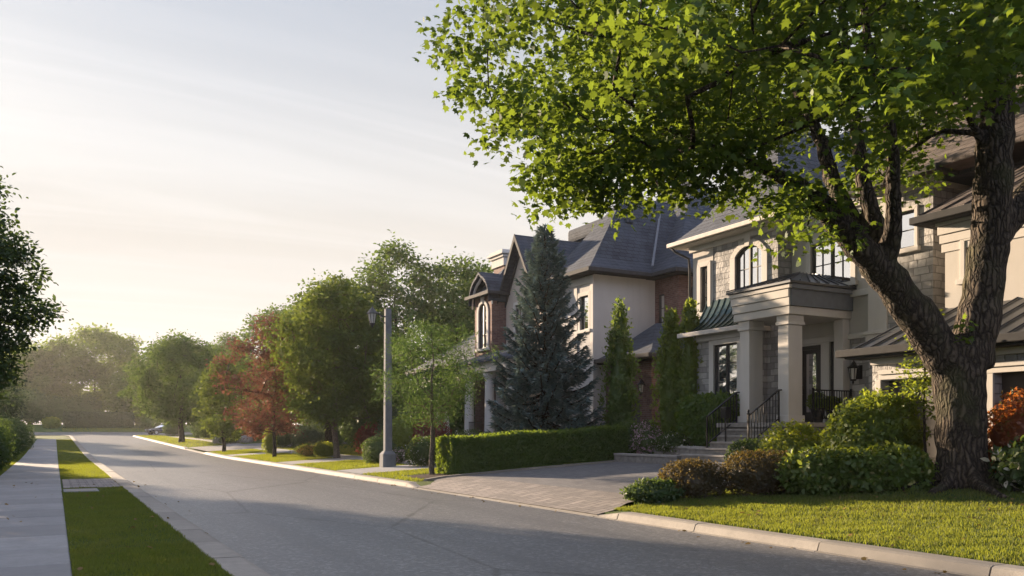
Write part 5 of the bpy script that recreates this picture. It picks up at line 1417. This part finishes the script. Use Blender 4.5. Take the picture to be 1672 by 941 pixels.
# ---------------------------------------------------------------- blue spruce
def spruce(base, H_, R_, label, seed=2):
    rnd = random.Random(seed)
    root = empty('blue_spruce', base, label, 'tree')
    mb = MB(); P, Nn, Dr, S = [], [], [], []
    bx, by, bz = base
    mb.tube([(bx, by, bz - .1), (bx, by, bz + H_ * .5), (bx, by, bz + H_)], [.17, .09, .012], 8)
    z = .35
    while z < H_ - .15:
        t = z / H_
        L0 = R_ * (1 - t) ** .82 + .10
        nb = max(4, int(9 - 4 * t))
        a0 = rnd.uniform(0, 6.28)
        for k in range(nb):
            a = a0 + k * 2 * math.pi / nb + rnd.uniform(-.22, .22)
            L = L0 * rnd.uniform(.72, 1.12); ca, sa = math.cos(a), math.sin(a)
            droop = -.30 * (1 - t) * L; tipup = .13 * L + .55 * t * L
            pts = []
            for i in range(7):
                u = i / 6
                pts.append(Vector((bx + ca * L * u, by + sa * L * u, bz + z + droop * math.sin(u * 2.2) + tipup * u * u)))
            mb.tube(pts, [.03 * (1 - t) + .012 - .008 * i / 6 for i in range(7)], 5, cap=False)
            n = int(24 + 120 * L)
            for _ in range(n):
                u = rnd.random() ** .6; i = min(5, int(u * 6)); p = pts[i].lerp(pts[i + 1], u * 6 - i)
                d = (pts[i + 1] - pts[i]).normalized(); side = Vector((-sa, ca, 0))
                s_ = rnd.choice((-1, 1)); reach = rnd.uniform(0, .34) * L * (1.05 - u) + rnd.uniform(0, .05)
                q_ = p + side * s_ * reach + d * reach * .6 + Vector((0, 0, -.22 * reach + rnd.gauss(0, .035)))
                P.append(q_[:]); dd = d * 1.0 + side * s_ * rnd.uniform(.2, 1.0) + Vector((0, 0, rnd.uniform(-.25, .45)))
                Dr.append(dd[:]); nn = Vector((rnd.gauss(0, .4), rnd.gauss(0, .4), 1)); Nn.append(nn[:]); S.append(rnd.uniform(.12, .26) * (.75 + .4 * (1 - t)))
        z += rnd.uniform(.17, .25) * (1.25 - .5 * t)
    for _ in range(60):
        P.append((bx, by, bz + H_ - rnd.uniform(0, .5))); Dr.append((rnd.gauss(0, .5), rnd.gauss(0, .5), 1)); Nn.append((rnd.gauss(0, 1), rnd.gauss(0, 1), .3)); S.append(.14)
    mb.build('trunk', 'dark_bark', root, smooth=True)
    leaf_obj('crown', np.array(P), np.array(Nn), np.array(Dr), np.array(S), SLIM * np.array([1.25, 1, 1]), 'spruce_needle', root)
    return root
spruce(G(15.95, 27.2), 8.7, 2.4, 'blue grey spruce standing behind the long clipped hedge')

# columnar evergreens
for lb, x, y, z0, h, r, n, m_, sd in (('slim columnar evergreen at the end of the clipped hedge', 18.2, 25.6, .62, 5.6, .62, 4200, 'yew_leaf', 3), ('columnar evergreen in the flower bed, left one of a close pair', 18.95, 23.6, .9, 4.75, .58, 4000, 'cedar_leaf', 4), ('columnar evergreen in the flower bed, right one of a close pair by the stone house', 19.25, 22.95, 1.0, 4.9, .56, 4000, 'cedar_leaf', 6)):
    column_shrub('columnar_evergreen', lb, (x, y, z0), h, r, .135, n, m_, sd)
tree('garden_sapling', 'thin leggy sapling beside the maple trunk, above the rounded golden evergreen', G(15.6, 11.3), 3.6, (.45, .45, 1.4, 3.5, 'egg'), .085, 40, 40, 'cedar_leaf', 'dark_bark', .03, 1.5, seed=14, shape=OVAL, clump_r=.2, tip=.005)

# ================================================================== HEDGES AND SHRUBS
def hedge(name, label, x0, x1, y0, y1, h, leaf, dens, m, z_of, amp=.03, cat='hedge', tips=.07, shape=OVAL):
    """clipped box hedge following the slope"""
    n_ = []
    P, Nn, Dr = [], [], []
    faces = [('top', (x1 - x0) * (y1 - y0)), ('x0', h * (y1 - y0)), ('x1', h * (y1 - y0)), ('y0', h * (x1 - x0)), ('y1', h * (x1 - x0))]
    for f, ar in faces:
        k = int(ar * dens)
        a, b = rng.random(k), rng.random(k); dpt = np.abs(rng.normal(size=k)) * .05
        if f == 'top': q_ = np.stack([x0 + a * (x1 - x0), y0 + b * (y1 - y0), h - dpt + (rng.random(k) < .25) * rng.uniform(0, tips, k)], 1); nn = (0, 0, 1)
        elif f == 'x0': q_ = np.stack([x0 + dpt, y0 + a * (y1 - y0), b * h], 1); nn = (-1, 0, 0)
        elif f == 'x1': q_ = np.stack([x1 - dpt, y0 + a * (y1 - y0), b * h], 1); nn = (1, 0, 0)
        elif f == 'y0': q_ = np.stack([x0 + a * (x1 - x0), y0 + dpt, b * h], 1); nn = (0, -1, 0)
        else: q_ = np.stack([x0 + a * (x1 - x0), y1 - dpt, b * h], 1); nn = (0, 1, 0)
        nn = np.tile(nn, (k, 1)).astype(float)
        P.append(q_); Nn.append(nn * .7 + rng.normal(size=(k, 3)) * .6); Dr.append(nn * .6 + rng.normal(size=(k, 3)) * .6 + np.array([0, 0, .6]))
    P, Nn, Dr = np.vstack(P), np.vstack(Nn), np.vstack(Dr)
    cx, cy = (x0 + x1) / 2, (y0 + y1) / 2
    P[:, 0] += amp * np.sin(P[:, 1] * 3.1 + P[:, 2] * 2.3); P[:, 1] += amp * np.sin(P[:, 0] * 2.7 + P[:, 2] * 3.3)
    P[:, 2] += amp * np.sin(P[:, 0] * 1.9 + 1) * (P[:, 2] / h)
    P[:, 2] += np.array([z_of(x, y) for x, y in P[:, :2]])
    i = .09; mbx = MB(); nseg = 6
    ev, ef = [], []
    along_x = (x1 - x0) > (y1 - y0)
    for k in range(nseg + 1):
        t = k / nseg
        if along_x: a = x0 + i + (x1 - x0 - 2 * i) * t; ring = [(a, y0 + i), (a, y1 - i)]
        else: a = y0 + i + (y1 - y0 - 2 * i) * t; ring = [(x0 + i, a), (x1 - i, a)]
        for (u, v_), zz in ((ring[0], 0), (ring[1], 0), (ring[1], h - i), (ring[0], h - i)): ev.append((u, v_, z_of(u, v_) + zz))
    for k in range(nseg):
        for j in range(4): ef.append([k * 4 + j, k * 4 + (j + 1) % 4, (k + 1) * 4 + (j + 1) % 4, (k + 1) * 4 + j])
    ef += [[3, 2, 1, 0], [nseg * 4 + j for j in range(4)]]
    o = leaf_obj(name, P, Nn, Dr, leaf * rng.uniform(.6, 1.2, len(P)), shape, m, None, (np.array(ev), ef))
    return tag(o, label, cat)
hedge('box_hedge', 'long low clipped green hedge along the driveway', 10.9, 17.6, 24.35, 25.45, 1.16, .085, 1250, 'hedge_leaf', gz)
hedge('tall_hedge', 'dark clipped hedge closing the far end of the street', 1.4, 11.8, 157.5, 159., 2.5, .30, 60, 'dark_leaf', gz, tips=.1)
B = [
    # (name, label, cat, (x, y, base), (rx, ry, rz), leaf, n, material, kwargs)
    ('barberry', 'dark rounded clipped bush at the lawn edge next to the driveway', 'bush', (11.55, 13.75, None), (.62, .6, .42), .055, 5200, 'barberry_leaf', dict(power=2.6, seed=2)),
    ('barberry', 'dark wider clipped bush with coppery top between driveway and lawn shrubs', 'bush', (12.75, 13.05, None), (.75, .62, .47), .055, 6200, 'barberry_leaf', dict(power=2.8, seed=3)),
    ('ground_cover', 'low spreading green plant at the lawn tip by the kerb', 'plant', (10.55, 13.65, None), (.66, .42, .24), .07, 2600, 'box_leaf', dict(power=2., seed=4, sprigs=.2)),
    ('hydrangea', 'leafy yellow green shrub in the border right of the dark bushes', 'shrub', (13.30, 12.0, None), (.68, .6, .48), .11, 3000, 'hydrangea_leaf', dict(seed=5, sprigs=.25, amp=.2)),
    ('hydrangea', 'leafy yellow green shrub in the border in front of the rounded golden evergreen', 'shrub', (13.95, 11.55, None), (.66, .6, .46), .11, 3000, 'hydrangea_leaf', dict(seed=6, sprigs=.25, amp=.2)),
    ('hydrangea', 'leafy green shrub in the border touching the maple trunk', 'shrub', (14.55, 11.15, None), (.62, .55, .45), .11, 2800, 'hydrangea_leaf', dict(seed=7, sprigs=.25, amp=.2)),
    ('golden_shrub', 'airy yellow green shrub below the front porch column', 'shrub', (15.35, 14.6, None), (.75, .75, .68), .095, 4200, 'gold_leaf', dict(seed=8, sprigs=.4, amp=.22, core=.6)),
    ('globe_cedar', 'large rounded golden evergreen left of the maple trunk', 'shrub', (15.3, 12.35, None), (.98, .9, 1.0), .105, 8000, 'cedar_leaf', dict(seed=9, amp=.15, sprigs=.2)),
    ('boxwood', 'soft green mound at the foot of the front steps', 'bush', (16.35, 17.05, None), (.62, .6, .48), .06, 4600, 'box_leaf', dict(seed=10, sprigs=.1)),
    ('boxwood', 'green mound between the airy yellow shrub and the rounded golden evergreen', 'bush', (16.6, 14.6, None), (.7, .6, .42), .06, 3600, 'yew_leaf', dict(seed=11, sprigs=.1)),
    ('laurel', 'big boxy laurel bush under the ground floor bay window', 'bush', (18.65, 21.2, 1.05), (.72, 1.0, .92), .115, 6800, 'hedge_leaf', dict(power=5, seed=12, amp=.06, up=.1)),
    ('smoke_bush', 'rust orange leaved shrub right of the maple trunk', 'shrub', (16.75, 9.9, None), (.95, .8, .92), .085, 5600, 'rust_leaf', dict(seed=13, sprigs=.35, amp=.2)),
    ('hosta', 'dark green leafy plant with pale flowers right of the maple trunk', 'plant', (15.75, 9.05, None), (.8, .7, .48), .14, 1800, 'white_flower_leaf', dict(seed=14, sprigs=.25, amp=.2)),
    ('perennial', 'bright green perennials below the rust orange shrub', 'plant', (16.6, 8.9, None), (.8, .7, .62), .11, 2400, 'hydrangea_leaf', dict(seed=15, sprigs=.3, amp=.2)),
    ('flowering_shrub', 'pink flowering shrub beside the pair of columnar evergreens', 'shrub', (18.3, 24.35, None), (.6, .5, .75), .075, 3200, 'pink_flower_leaf', dict(seed=16, sprigs=.3, amp=.2)),
    ('flowering_shrub', 'green flowering plant in the bed behind the low retaining wall corner', 'plant', (17.75, 22.1, .95), (.42, .55, .32), .075, 2000, 'white_flower_leaf', dict(seed=17, sprigs=.3, amp=.25)),
    ('flowering_shrub', 'green plant with pink flowers in the middle of the planting bed', 'plant', (17.7, 23.2, .86), (.45, .55, .45), .075, 2200, 'pink_flower_leaf', dict(seed=18, sprigs=.3, amp=.25)),
    ('viburnum', 'loose green bush at the house end of the clipped hedge', 'bush', (17.9, 24.75, None), (.55, .55, .72), .08, 2600, 'yew_leaf', dict(seed=19, sprigs=.3, amp=.2)),
    ('boxwood', 'round clipped boxwood at the foot of the lamp post', 'bush', (11.95, 34.1, None), (.66, .66, .60), .065, 5200, 'box_leaf', dict(power=2.5, seed=20, amp=.05)),
    ('golden_shrub', 'yellow edged shrub behind the lamp post', 'shrub', (13.7, 35.9, None), (.85, .8, 1.05), .11, 4200, 'gold_leaf', dict(seed=21, sprigs=.3, amp=.15)),
    ('red_shrub', 'dark red shrub behind the slender young tree', 'shrub', (14.5, 34.4, None), (.82, .8, .98), .09, 4600, 'red_leaf', dict(seed=22, sprigs=.25)),
    ('flowering_shrub', 'grey green bush with white flowers between lamp post and slender young tree', 'shrub', (12.25, 29.9, None), (.62, .62, .58), .09, 2600, 'white_flower_leaf', dict(seed=23, sprigs=.25, amp=.18)),
    ('flowering_shrub', 'pale pink flowering clump right of the lamp post base', 'plant', (12.45, 33.0, None), (.32, .32, .35), .07, 1100, 'pink_flower_leaf', dict(seed=24, sprigs=.35, amp=.2)),
    ('boxwood', 'rounded grey green bush between the copper red tree and the thick trunk', 'bush', (13.9, 52.2, None), (1.05, 1.0, .85), .10, 3600, 'grey_leaf', dict(seed=25)),
    ('grass_clump', 'low tawny ornamental grass under the copper red tree', 'plant', (12.0, 45.6, None), (.75, .6, .36), .10, 1700, 'orange_flower_leaf', dict(seed=26, sprigs=.5, amp=.2, shape=SLIM)),
    ('golden_shrub', 'low yellow green bush at the foot of the thick trunk', 'bush', (12.35, 43.7, None), (.55, .5, .44), .085, 1800, 'gold_leaf', dict(seed=27, sprigs=.2)),
    ('golden_shrub', 'upright yellow green shrub just left of the copper red tree trunk', 'shrub', (11.2, 51.2, None), (.42, .42, .85), .10, 1500, 'gold_leaf', dict(seed=28, sprigs=.2)),
    ('red_shrub', 'dark red bush behind the straight trunk', 'shrub', (14.6, 42.5, None), (.9, .9, .85), .10, 2600, 'red_leaf', dict(seed=29)),
    ('lilac', 'tall grey green bush between the straight trunk and the lamp post', 'bush', (15.0, 39.6, None), (1.15, 1.1, 1.25), .12, 3600, 'grey_leaf', dict(seed=30, sprigs=.2, amp=.18)),
    ('flowering_shrub', 'bed of orange and yellow flowers behind the clipped hedge', 'plant', (15.2, 27.6, None), (1.5, .7, .66), .08, 3200, 'orange_flower_leaf', dict(seed=31, sprigs=.4, amp=.22)),
    ('flowering_shrub', 'white flowering plants in front of the columned porch', 'plant', (15.7, 33.6, None), (1.0, .8, .62), .09, 2600, 'white_flower_leaf', dict(seed=32, sprigs=.3, amp=.2)),
    ('boxwood', 'small dark bush beside the hedge end near the columned porch', 'bush', (13.7, 31.6, None), (.6, .6, .5), .08, 2200, 'box_leaf', dict(seed=33)),
]
for nm, lb, ct, (x, y, z), (rx, ry, rz), lf, n, m_, kw in B:
    zb = gz(x, y) if z is None else z
    bush(nm, lb, ct, (x, y, zb + rz * .82), (rx, ry, rz), lf, n, m_, **kw)
# left clipped bushes
LB = [('dark clipped bush beside the pavement, nearest of the row', -2.42, 37.5, .78, .82), ('dark clipped bush second along the pavement, rounded top', -2.5, 43.8, .85, .92), ('dark clipped bush third along the pavement, taller with pale tips', -2.5, 52.5, .85, 1.08), ('dark clipped bush fourth along the pavement, broad and tall', -2.45, 61.5, .95, 1.12), ('dark clipped bush last along the pavement before the corner', -2.3, 71., .95, 1.05)]
for k, (lb, x, y, r, rz) in enumerate(LB):
    bush('clipped_bush', lb, 'bush', (x, y, gz(x, y) + rz * .9), (r, r * 1.25, rz), .10, 4200, 'box_leaf', 'clipped bushes along the left pavement', power=2.8, seed=50 + k, amp=.07, sprigs=.12)
# shrubs that fill the gardens behind the street trees: one mesh of each kind, then copies
proto = {}
spots = [(15.8, 55.5, 1.0, 0), (17.2, 51, 1.25, 1), (16.6, 47.5, 1.2, 0), (17.8, 60, 1.3, 1), (14.2, 60.5, .7, 0), (16.2, 75, 1.3, 1), (14.2, 77.5, .9, 0), (15.5, 82, 1.15, 1), (13.6, 88, .85, 0), (16.5, 92, 1.25, 1), (14.2, 96.5, .95, 0), (15.5, 103, 1.2, 1), (17.5, 43.5, 1.15, 1), (17.2, 109, 1.2, 0), (12.8, 73.8, .6, 0), (18.5, 66., 1.3, 1), (13.5, 117, .9, 1), (18.3, 42.3, 1.75, 0), (17.6, 45.2, 1.5, 1)]
for i, (x, y, s, k) in enumerate(spots):
    if k not in proto:
        o = bush('garden_shrub', '', 'shrub', (x, y, 0), (1.5, 1.5, 1.35), .17, 3000, ('dark_leaf', 'back_leaf')[k], seed=70 + k, amp=.18, sprigs=.2)
        proto[k] = o
    else:
        o = proto[k].copy(); COL.objects.link(o)
    o.location = (x, y, gz(x, y) + 1.1 * s); o.scale = (s, s, s); o.rotation_euler = (0, 0, i * 1.3)
    tag(o, ('rounded dark garden shrub in the shade behind the street trees', 'rounded mid green garden shrub behind the street trees')[k], 'shrub', ('dark shrubs in the shaded gardens', 'green shrubs in the shaded gardens')[k])
for i, (x, y, s) in enumerate([(-6., 66., 1.3), (-7., 85, 1.5), (-4.6, 90., 1.0), (-5.2, 104, 1.2), (-6.5, 48., 1.2), (-5.5, 112, 1.1), (-3.5, 168, 2.4), (.5, 171, 2.0), (-8.5, 160, 2.4), (4.5, 173, 2.2)]):
    o = proto[1 if y > 150 else 0].copy(); COL.objects.link(o)
    o.location = (x, y, gz(x, y) + 1.1 * s); o.scale = (s, s, s); o.rotation_euler = (0, 0, i * 1.7)
    tag(o, 'rounded dark shrub among the trees left of the pavement' if y < 150 else 'hazy green shrub behind the far clipped hedge', 'shrub', 'dark shrubs left of the pavement' if y < 150 else 'shrubs behind the far hedge')
# plants round the corner at the far hedge
for lb, x, y, r, rz in (('small sunlit yellow green bush left of the far hedge', -.4, 157.5, 1.3, 1.0), ('hazy low bush at the far right corner', 14.5, 156., 1.8, 1.3)):
    bush('corner_bush', lb, 'bush', (x, y, gz(x, y) + rz * .8), (r, r, rz), .28, 1300, 'gold_leaf' if x < 0 else 'far_leaf', seed=int(90 + x))
# distant woods: one uncountable mass
P_, Nn_, Dr_, S_ = [], [], [], []
for k in range(420):
    a = rng.uniform(-1.25, 1.45); d = rng.uniform(255, 330)
    x, y = d * math.sin(a), d * math.cos(a)
    r = rng.uniform(4, 7); zb = gz(x, y)
    q_ = rng.normal(size=(110, 3)) * np.array([.5, .5, .45]) * r
    P_.append(q_ + np.array([x, y, zb + r * .9 + rng.uniform(0, 3)]))
P_ = np.vstack(P_); n = len(P_)
wd = leaf_obj('distant_wood', P_, rng.normal(size=(n, 3)) + np.array([0, 0, .6]), rng.normal(size=(n, 3)), rng.uniform(.9, 1.6, n), OVAL, 'far_leaf')
tag(wd, 'hazy distant woods on the skyline', 'woods', kind='stuff')

# ================================================================== STREET FURNITURE, CAR, SMALL THINGS
lx, ly = 11.27, 31.1; lz = gz(lx, ly)
LP = empty('street_lamp', (lx, ly, lz), 'tall grey concrete lamp post with a black lantern on a short arm', 'street lamp')
mb = MB()
def sq(mb, x, y, z0, z1, a, b, ch=.25):
    def ring(h, z): c = h * ch; return [(x - h + c, y - h, z), (x + h - c, y - h, z), (x + h, y - h + c, z), (x + h, y + h - c, z), (x + h - c, y + h, z), (x - h + c, y + h, z), (x - h, y + h - c, z), (x - h, y - h + c, z)]
    mb.add(ring(a, z0) + ring(b, z1), [tuple(range(8))[::-1], tuple(range(8, 16))] + [(i, (i + 1) % 8, 8 + (i + 1) % 8, 8 + i) for i in range(8)])
sq(mb, lx, ly, lz - .1, lz + .50, .27, .26); sq(mb, lx, ly, lz + .501, lz + .62, .26, .17)
mb.build('base', 'lamp_post_paint', LP)
mb = MB(); sq(mb, lx, ly, lz + .55, 6.30, .145, .115); mb.build('post', 'lamp_post_paint', LP)
ax, az = lx - .62, 6.05
mb = MB(); mb.tube([(lx, ly, 5.98), (lx - .25, ly, 6.02), (lx - .45, ly, 6.14), (ax, ly, 6.18)], .028, 8); mb.tube([(lx - .08, ly, 5.72), (lx - .26, ly, 5.86), (lx - .3, ly, 6.03)], .018, 6); mb.build('arm', 'lamp_black', LP)
mb = MB()
mb.lathe([(.004, .42), (.02, .36), (.03, .33), (.05, .30), (.14, .20), (.22, .10), (.225, .075), (.20, .07)], (ax, ly, az - .05), 8)
for k in range(8):
    a = k * math.pi / 4; mb.bar((ax + .085 * math.cos(a), ly + .085 * math.sin(a), az - .40), (ax + .175 * math.cos(a), ly + .175 * math.sin(a), az + .03), .016)
mb.lathe([(.09, -.36), (.10, -.33), (.05, -.42), (.03, -.47), (.004, -.50)], (ax, ly, az), 8)
lh = mb.build('lantern', 'lamp_black', LP)
mb = MB(); mb.lathe([(.08, -.335), (.165, .03)], (ax, ly, az), 8); mb.build('lantern_glass', 'frosted_glass', lh)

# dark parked car round the far corner
def car(loc, rot):
    root = empty('parked_car', loc, 'dark parked car at the far street corner under the spreading tree', 'car')
    def smoothloft(name, secs, m, par):
        mb = MB(); n = len(secs[0])
        for s in secs: mb.v += s
        for i in range(len(secs) - 1):
            for k in range(n): mb.f.append((i * n + k, i * n + (k + 1) % n, (i + 1) * n + (k + 1) % n, (i + 1) * n + k))
        mb.f += [tuple(range(n))[::-1], tuple((len(secs) - 1) * n + k for k in range(n))]
        o = mb.build(name, m); o.parent = par
        for p in o.data.polygons: p.use_smooth = True
        b = o.modifiers.new('bevel', 'SUBSURF'); b.levels = 1; b.render_levels = 2
        return o
    def sec(x, w, z0, z1): return [(x, -w, z0 + .06), (x, -w * 1.02, (z0 + z1) / 2), (x, -w * .93, z1), (x, 0, z1 + .02), (x, w * .93, z1), (x, w * 1.02, (z0 + z1) / 2), (x, w, z0 + .06), (x, 0, z0)]
    smoothloft('body', [sec(-2.25, .70, .42, .70), sec(-2.2, .80, .32, .82), sec(-1.5, .88, .26, .96), sec(-.7, .90, .24, 1.0), (sec(.8, .90, .24, 1.02)), sec(1.8, .88, .28, 1.02), sec(2.2, .82, .34, .98), sec(2.25, .76, .42, .9)], 'car_paint', root)
    smoothloft('cabin', [sec(-1.1, .72, .94, 1.0), sec(-.5, .72, .94, 1.42), sec(.2, .72, .94, 1.55), sec(1.3, .71, .94, 1.52), sec(1.95, .68, .94, 1.3), sec(2.12, .66, .94, 1.02)], 'glass', root)
    smoothloft('roof', [sec(-.42, .62, 1.44, 1.47), sec(.2, .64, 1.52, 1.60), sec(1.3, .63, 1.50, 1.58), sec(1.85, .6, 1.36, 1.40)], 'car_paint', root)
    for sx in (-1.4, 1.35):
        for sy in (-.82, .82):
            mb = MB(); mb.tube([(sx, sy - .11, .34), (sx, sy - .1, .34), (sx, sy + .1, .34), (sx, sy + .11, .34)], [.29, .34, .34, .29], 20)
            w = mb.build('wheel', 'car_tyre'); w.parent = root
            mb = MB(); s_ = 1 if sy > 0 else -1; mb.tube([(sx, sy + .1 * s_, .34), (sx, sy + .122 * s_, .34)], [.21, .19], 12); r = mb.build('rim', 'car_rim'); r.parent = w
    for sy in (-.62, .62):
        mb = MB(); mb.box(2.17, 2.27, sy - .14, sy + .14, .76, .96); o = mb.build('tail_light', 'tail_red', None, bevel=.02); o.parent = root
        mb = MB(); mb.box(-2.27, -2.15, sy - .16, sy + .16, .64, .78); o = mb.build('headlight', 'frosted_glass', None, bevel=.02); o.parent = root
    root.rotation_euler = (0, 0, rot)
    return root
car((13.6, 130.2, rise(130.2) + .01), R(20))

# two pale folded parasols near the columned porch
for i, (x, y, lb) in enumerate(((16.75, 39.0, 'pale folded garden parasol beside the columned porch, left one'), (17.1, 38.75, 'pale folded garden parasol beside the columned porch, right one'))):
    r_ = empty('folded_parasol', (x, y, gz(x, y)), lb, 'parasol', 'folded parasols by the porch')
    mb = MB(); mb.tube([(x, y, gz(x, y)), (x, y, gz(x, y) + 2.1)], .025, 8); mb.build('pole', 'gutter_dark', r_)
    mb = MB(); n = 16; pr_f = [(.13, .75), (.17, 1.0), (.15, 1.4), (.10, 1.8), (.02, 2.08)]
    for (rad, z) in pr_f:
        for k in range(n): a = 2 * math.pi * k / n; q_ = rad * (1 if k % 2 else .68); mb.v.append((x + q_ * math.cos(a), y + q_ * math.sin(a), gz(x, y) + z))
    for j in range(len(pr_f) - 1):
        for k in range(n): mb.f.append((j * n + k, j * n + (k + 1) % n, (j + 1) * n + (k + 1) % n, (j + 1) * n + k))
    mb.build('canopy', 'wrap_cloth', r_)
# pots on the porch and by the steps
for i, (x, y, s, m_, lb) in enumerate(((19.5, 17.62, 1., 'hydrangea_leaf', 'dark pot with leafy yellow green plant behind the porch railing'), (20.15, 17.66, .9, 'gold_leaf', 'smaller dark pot with a plant behind the porch railing, nearer the house wall'))):
    r_ = empty('potted_plant', (x, y, 1.86), lb, 'potted plant', 'pots on the porch')
    mb = MB(); mb.lathe([(.14 * s, 0), (.20 * s, .36 * s), (.22 * s, .38 * s), (.22 * s, .42 * s), (.18 * s, .42 * s), (.17 * s, .36 * s)], (x, y, 1.86), 16); mb.build('pot', 'pot_dark', r_)
    bush_mesh('foliage', (x, y, 1.86 + .58 * s), (.28 * s, .28 * s, .26 * s), .08, 600, m_, parent=r_, core=.6, sprigs=.3, seed=200 + i)
# mailbox post beside the steps
mbx = empty('mailbox', (16.9, 18.35, .7), 'small black mailbox on a post between the stair handrails', 'mailbox')
mb = MB(); mb.tube([(17.35, 19.1, .9), (17.35, 19.1, 2.0)], .025, 8); mb.build('post', 'black_iron', mbx)
mb = MB(); mb.box(17.25, 17.45, 19.0, 19.22, 2.0, 2.32); mb.build('box', 'black_iron', mbx, bevel=.02)
# garden boulders by the far drive
for i, (x, y, s) in enumerate(((12.6, 76., .55), (13.4, 75.2, .42), (14.3, 74.6, .5))):
    bm = bmesh.new(); bmesh.ops.create_icosphere(bm, subdivisions=3, radius=1)
    for v in bm.verts: v.co *= 1 + .28 * mnoise.noise(v.co * 1.3 + Vector((i * 9, 0, 0))); v.co = Vector((v.co.x * s * 1.3, v.co.y * s, v.co.z * s * .8))
    me = bpy.data.meshes.new('boulder'); bm.to_mesh(me); bm.free(); me.materials.append(M['fieldstone'])
    o = bpy.data.objects.new('boulder', me); COL.objects.link(o); o.location = (x, y, gz(x, y) + s * .4)
    tag(o, 'pale grey garden boulder near the far driveway', 'boulder', 'garden boulders near the far driveway')

# ================================================================== GRASS
BLADE = np.array([(-.10, 0, 0), (.10, 0, 0), (.05, .6, -.04), (0, 1, -.14)], float)
def blades(name, x0, x1, y0, y1, dens, h, skip=None, wide=1., edge=0.):
    A = (x1 - x0) * (y1 - y0); n = int(A * dens)
    P = np.stack([rng.uniform(x0, x1, n), rng.uniform(y0, y1, n)], 1)
    if skip is not None: P = P[[not skip(x, y) for x, y in P]]
    n = len(P)
    tuft = .5 + .5 * np.sin(P[:, 0] * 5.1 + 1.3 * np.sin(P[:, 1] * 3.7)) * np.sin(P[:, 1] * 4.3 + P[:, 0])
    z = np.array([gz(x, y) for x, y in P]) - .004
    P3 = np.column_stack([P, z])
    Dr = rng.normal(size=(n, 3)) * np.array([.42, .42, .1]) + np.array([0, 0, 1])
    Nn = rng.normal(size=(n, 3)) * np.array([1, 1, .15])
    return P3, Nn, Dr, h * rng.uniform(.5, 1.1, n) * (.75 + .5 * tuft)
def grass(label, sets, wide):
    P, Nn, Dr, S = [np.concatenate(k) for k in zip(*sets)]
    o = leaf_obj('grass', P, Nn, Dr, S, BLADE * np.array([wide, 1, 1]), 'grass_blade')
    tag(o, label, 'grass', kind='stuff')
notbrick = lambda x, y: (25.2 < y < 30.0 and x > .15) or (23.4 < y < 24.8 and x < 1.02)
grass('short mown grass of the verge between pavement and kerb', [blades('g', .17, 1.615, 3.5, 12, 5200, .050), blades('g', .17, 1.615, 12, 24, 2400, .052, notbrick), blades('g', .17, 1.615, 24, 48, 900, .058, notbrick), blades('g', .17, 1.615, 48, 100, 260, .07)], 1.)
indrv = lambda x, y: inpoly(x, y, DRIVE) or (x < 10 and y > 13.35) or math.hypot(x - 15.38, y - 10.36) < .55
grass('sunlit front lawn grass around the big maple', [blades('g', 9.30, 10.6, 2, 13.3, 3400, .062, indrv), blades('g', 10.6, 13.6, 1, 13.9, 2100, .062, indrv), blades('g', 13.6, 17.0, 0, 13, 900, .065, indrv)], 1.1)
onwalk = lambda x, y: any(a - .02 < y < b + .02 for a, b in WALKS) and x < XR0 or XR0 - .02 < x < XR1 + .02 or inpoly(x, y, DRIVE) or (y < 26 and x > 9.75) or (28.5 < y < 31.1 and x > XR1)
grass('grass of the far verge and gardens beyond the driveway', [blades('g', 9.30, XR0, 23.3, 61, 520, .075, onwalk), blades('g', XR1, 18, 26, 61, 200, .08, onwalk), blades('g', 9.3, 14, 71.5, 120, 70, .11, lambda x, y: XR0 < x < XR1)], 1.5)
grass('grass left of the pavement under the clipped bushes', [blades('g', -4.5, -1.62, 18, 75, 260, .08)], 1.4)
P_, Nn_, Dr_, S_ = blades('g', 1.0, 16, 149.5, 157, 30, .2); grass('strip of grass below the far hedge', [(P_, Nn_, Dr_, S_)], 1.6)

# fallen leaves on lawn, gutter and verge
n = 260
P_ = np.stack([rng.uniform(9.3, 14.5, n), rng.uniform(3, 13, n), np.zeros(n)], 1)
P2 = np.stack([rng.uniform(8.55, 8.93, 60), rng.uniform(3, 30, 60), np.zeros(60)], 1)
P3_ = np.stack([rng.uniform(-1.5, 2.6, 60), rng.uniform(6, 30, 60), np.zeros(60)], 1)
P_ = np.vstack([P_, P2, P3_]); n = len(P_)
P_[:, 2] = [(gz(x, y) + .035 if x > 9.25 else (.145 if x < 1.95 else .012)) for x, y in P_[:, :2]]
lf = leaf_obj('fallen_leaves', P_, rng.normal(size=(n, 3)) * .35 + np.array([0, 0, 1]), rng.normal(size=(n, 3)) * np.array([1, 1, .1]), rng.uniform(.04, .085, n), MAPLE, 'dry_leaf')
tag(lf, 'scattered fallen leaves on the lawn and along the gutters', 'leaves', kind='stuff')

# ================================================================== HAZE
q = N('haze')
pv = q.n('ShaderNodeVolumePrincipled', {'Color': (.93, .92, .90, 1), 'Density': HAZE_DENSITY, 'Anisotropy': .45})
o_ = q.n('ShaderNodeOutputMaterial'); q.t.links.new(pv.outputs[0], o_.inputs[1]); M['haze'] = q.m
mb = MB(); mb.box(-1210, 1210, -610, 1210, -1.5, 24.0)
hz_o = mb.build('haze', 'haze'); tag(hz_o, kind='stuff')
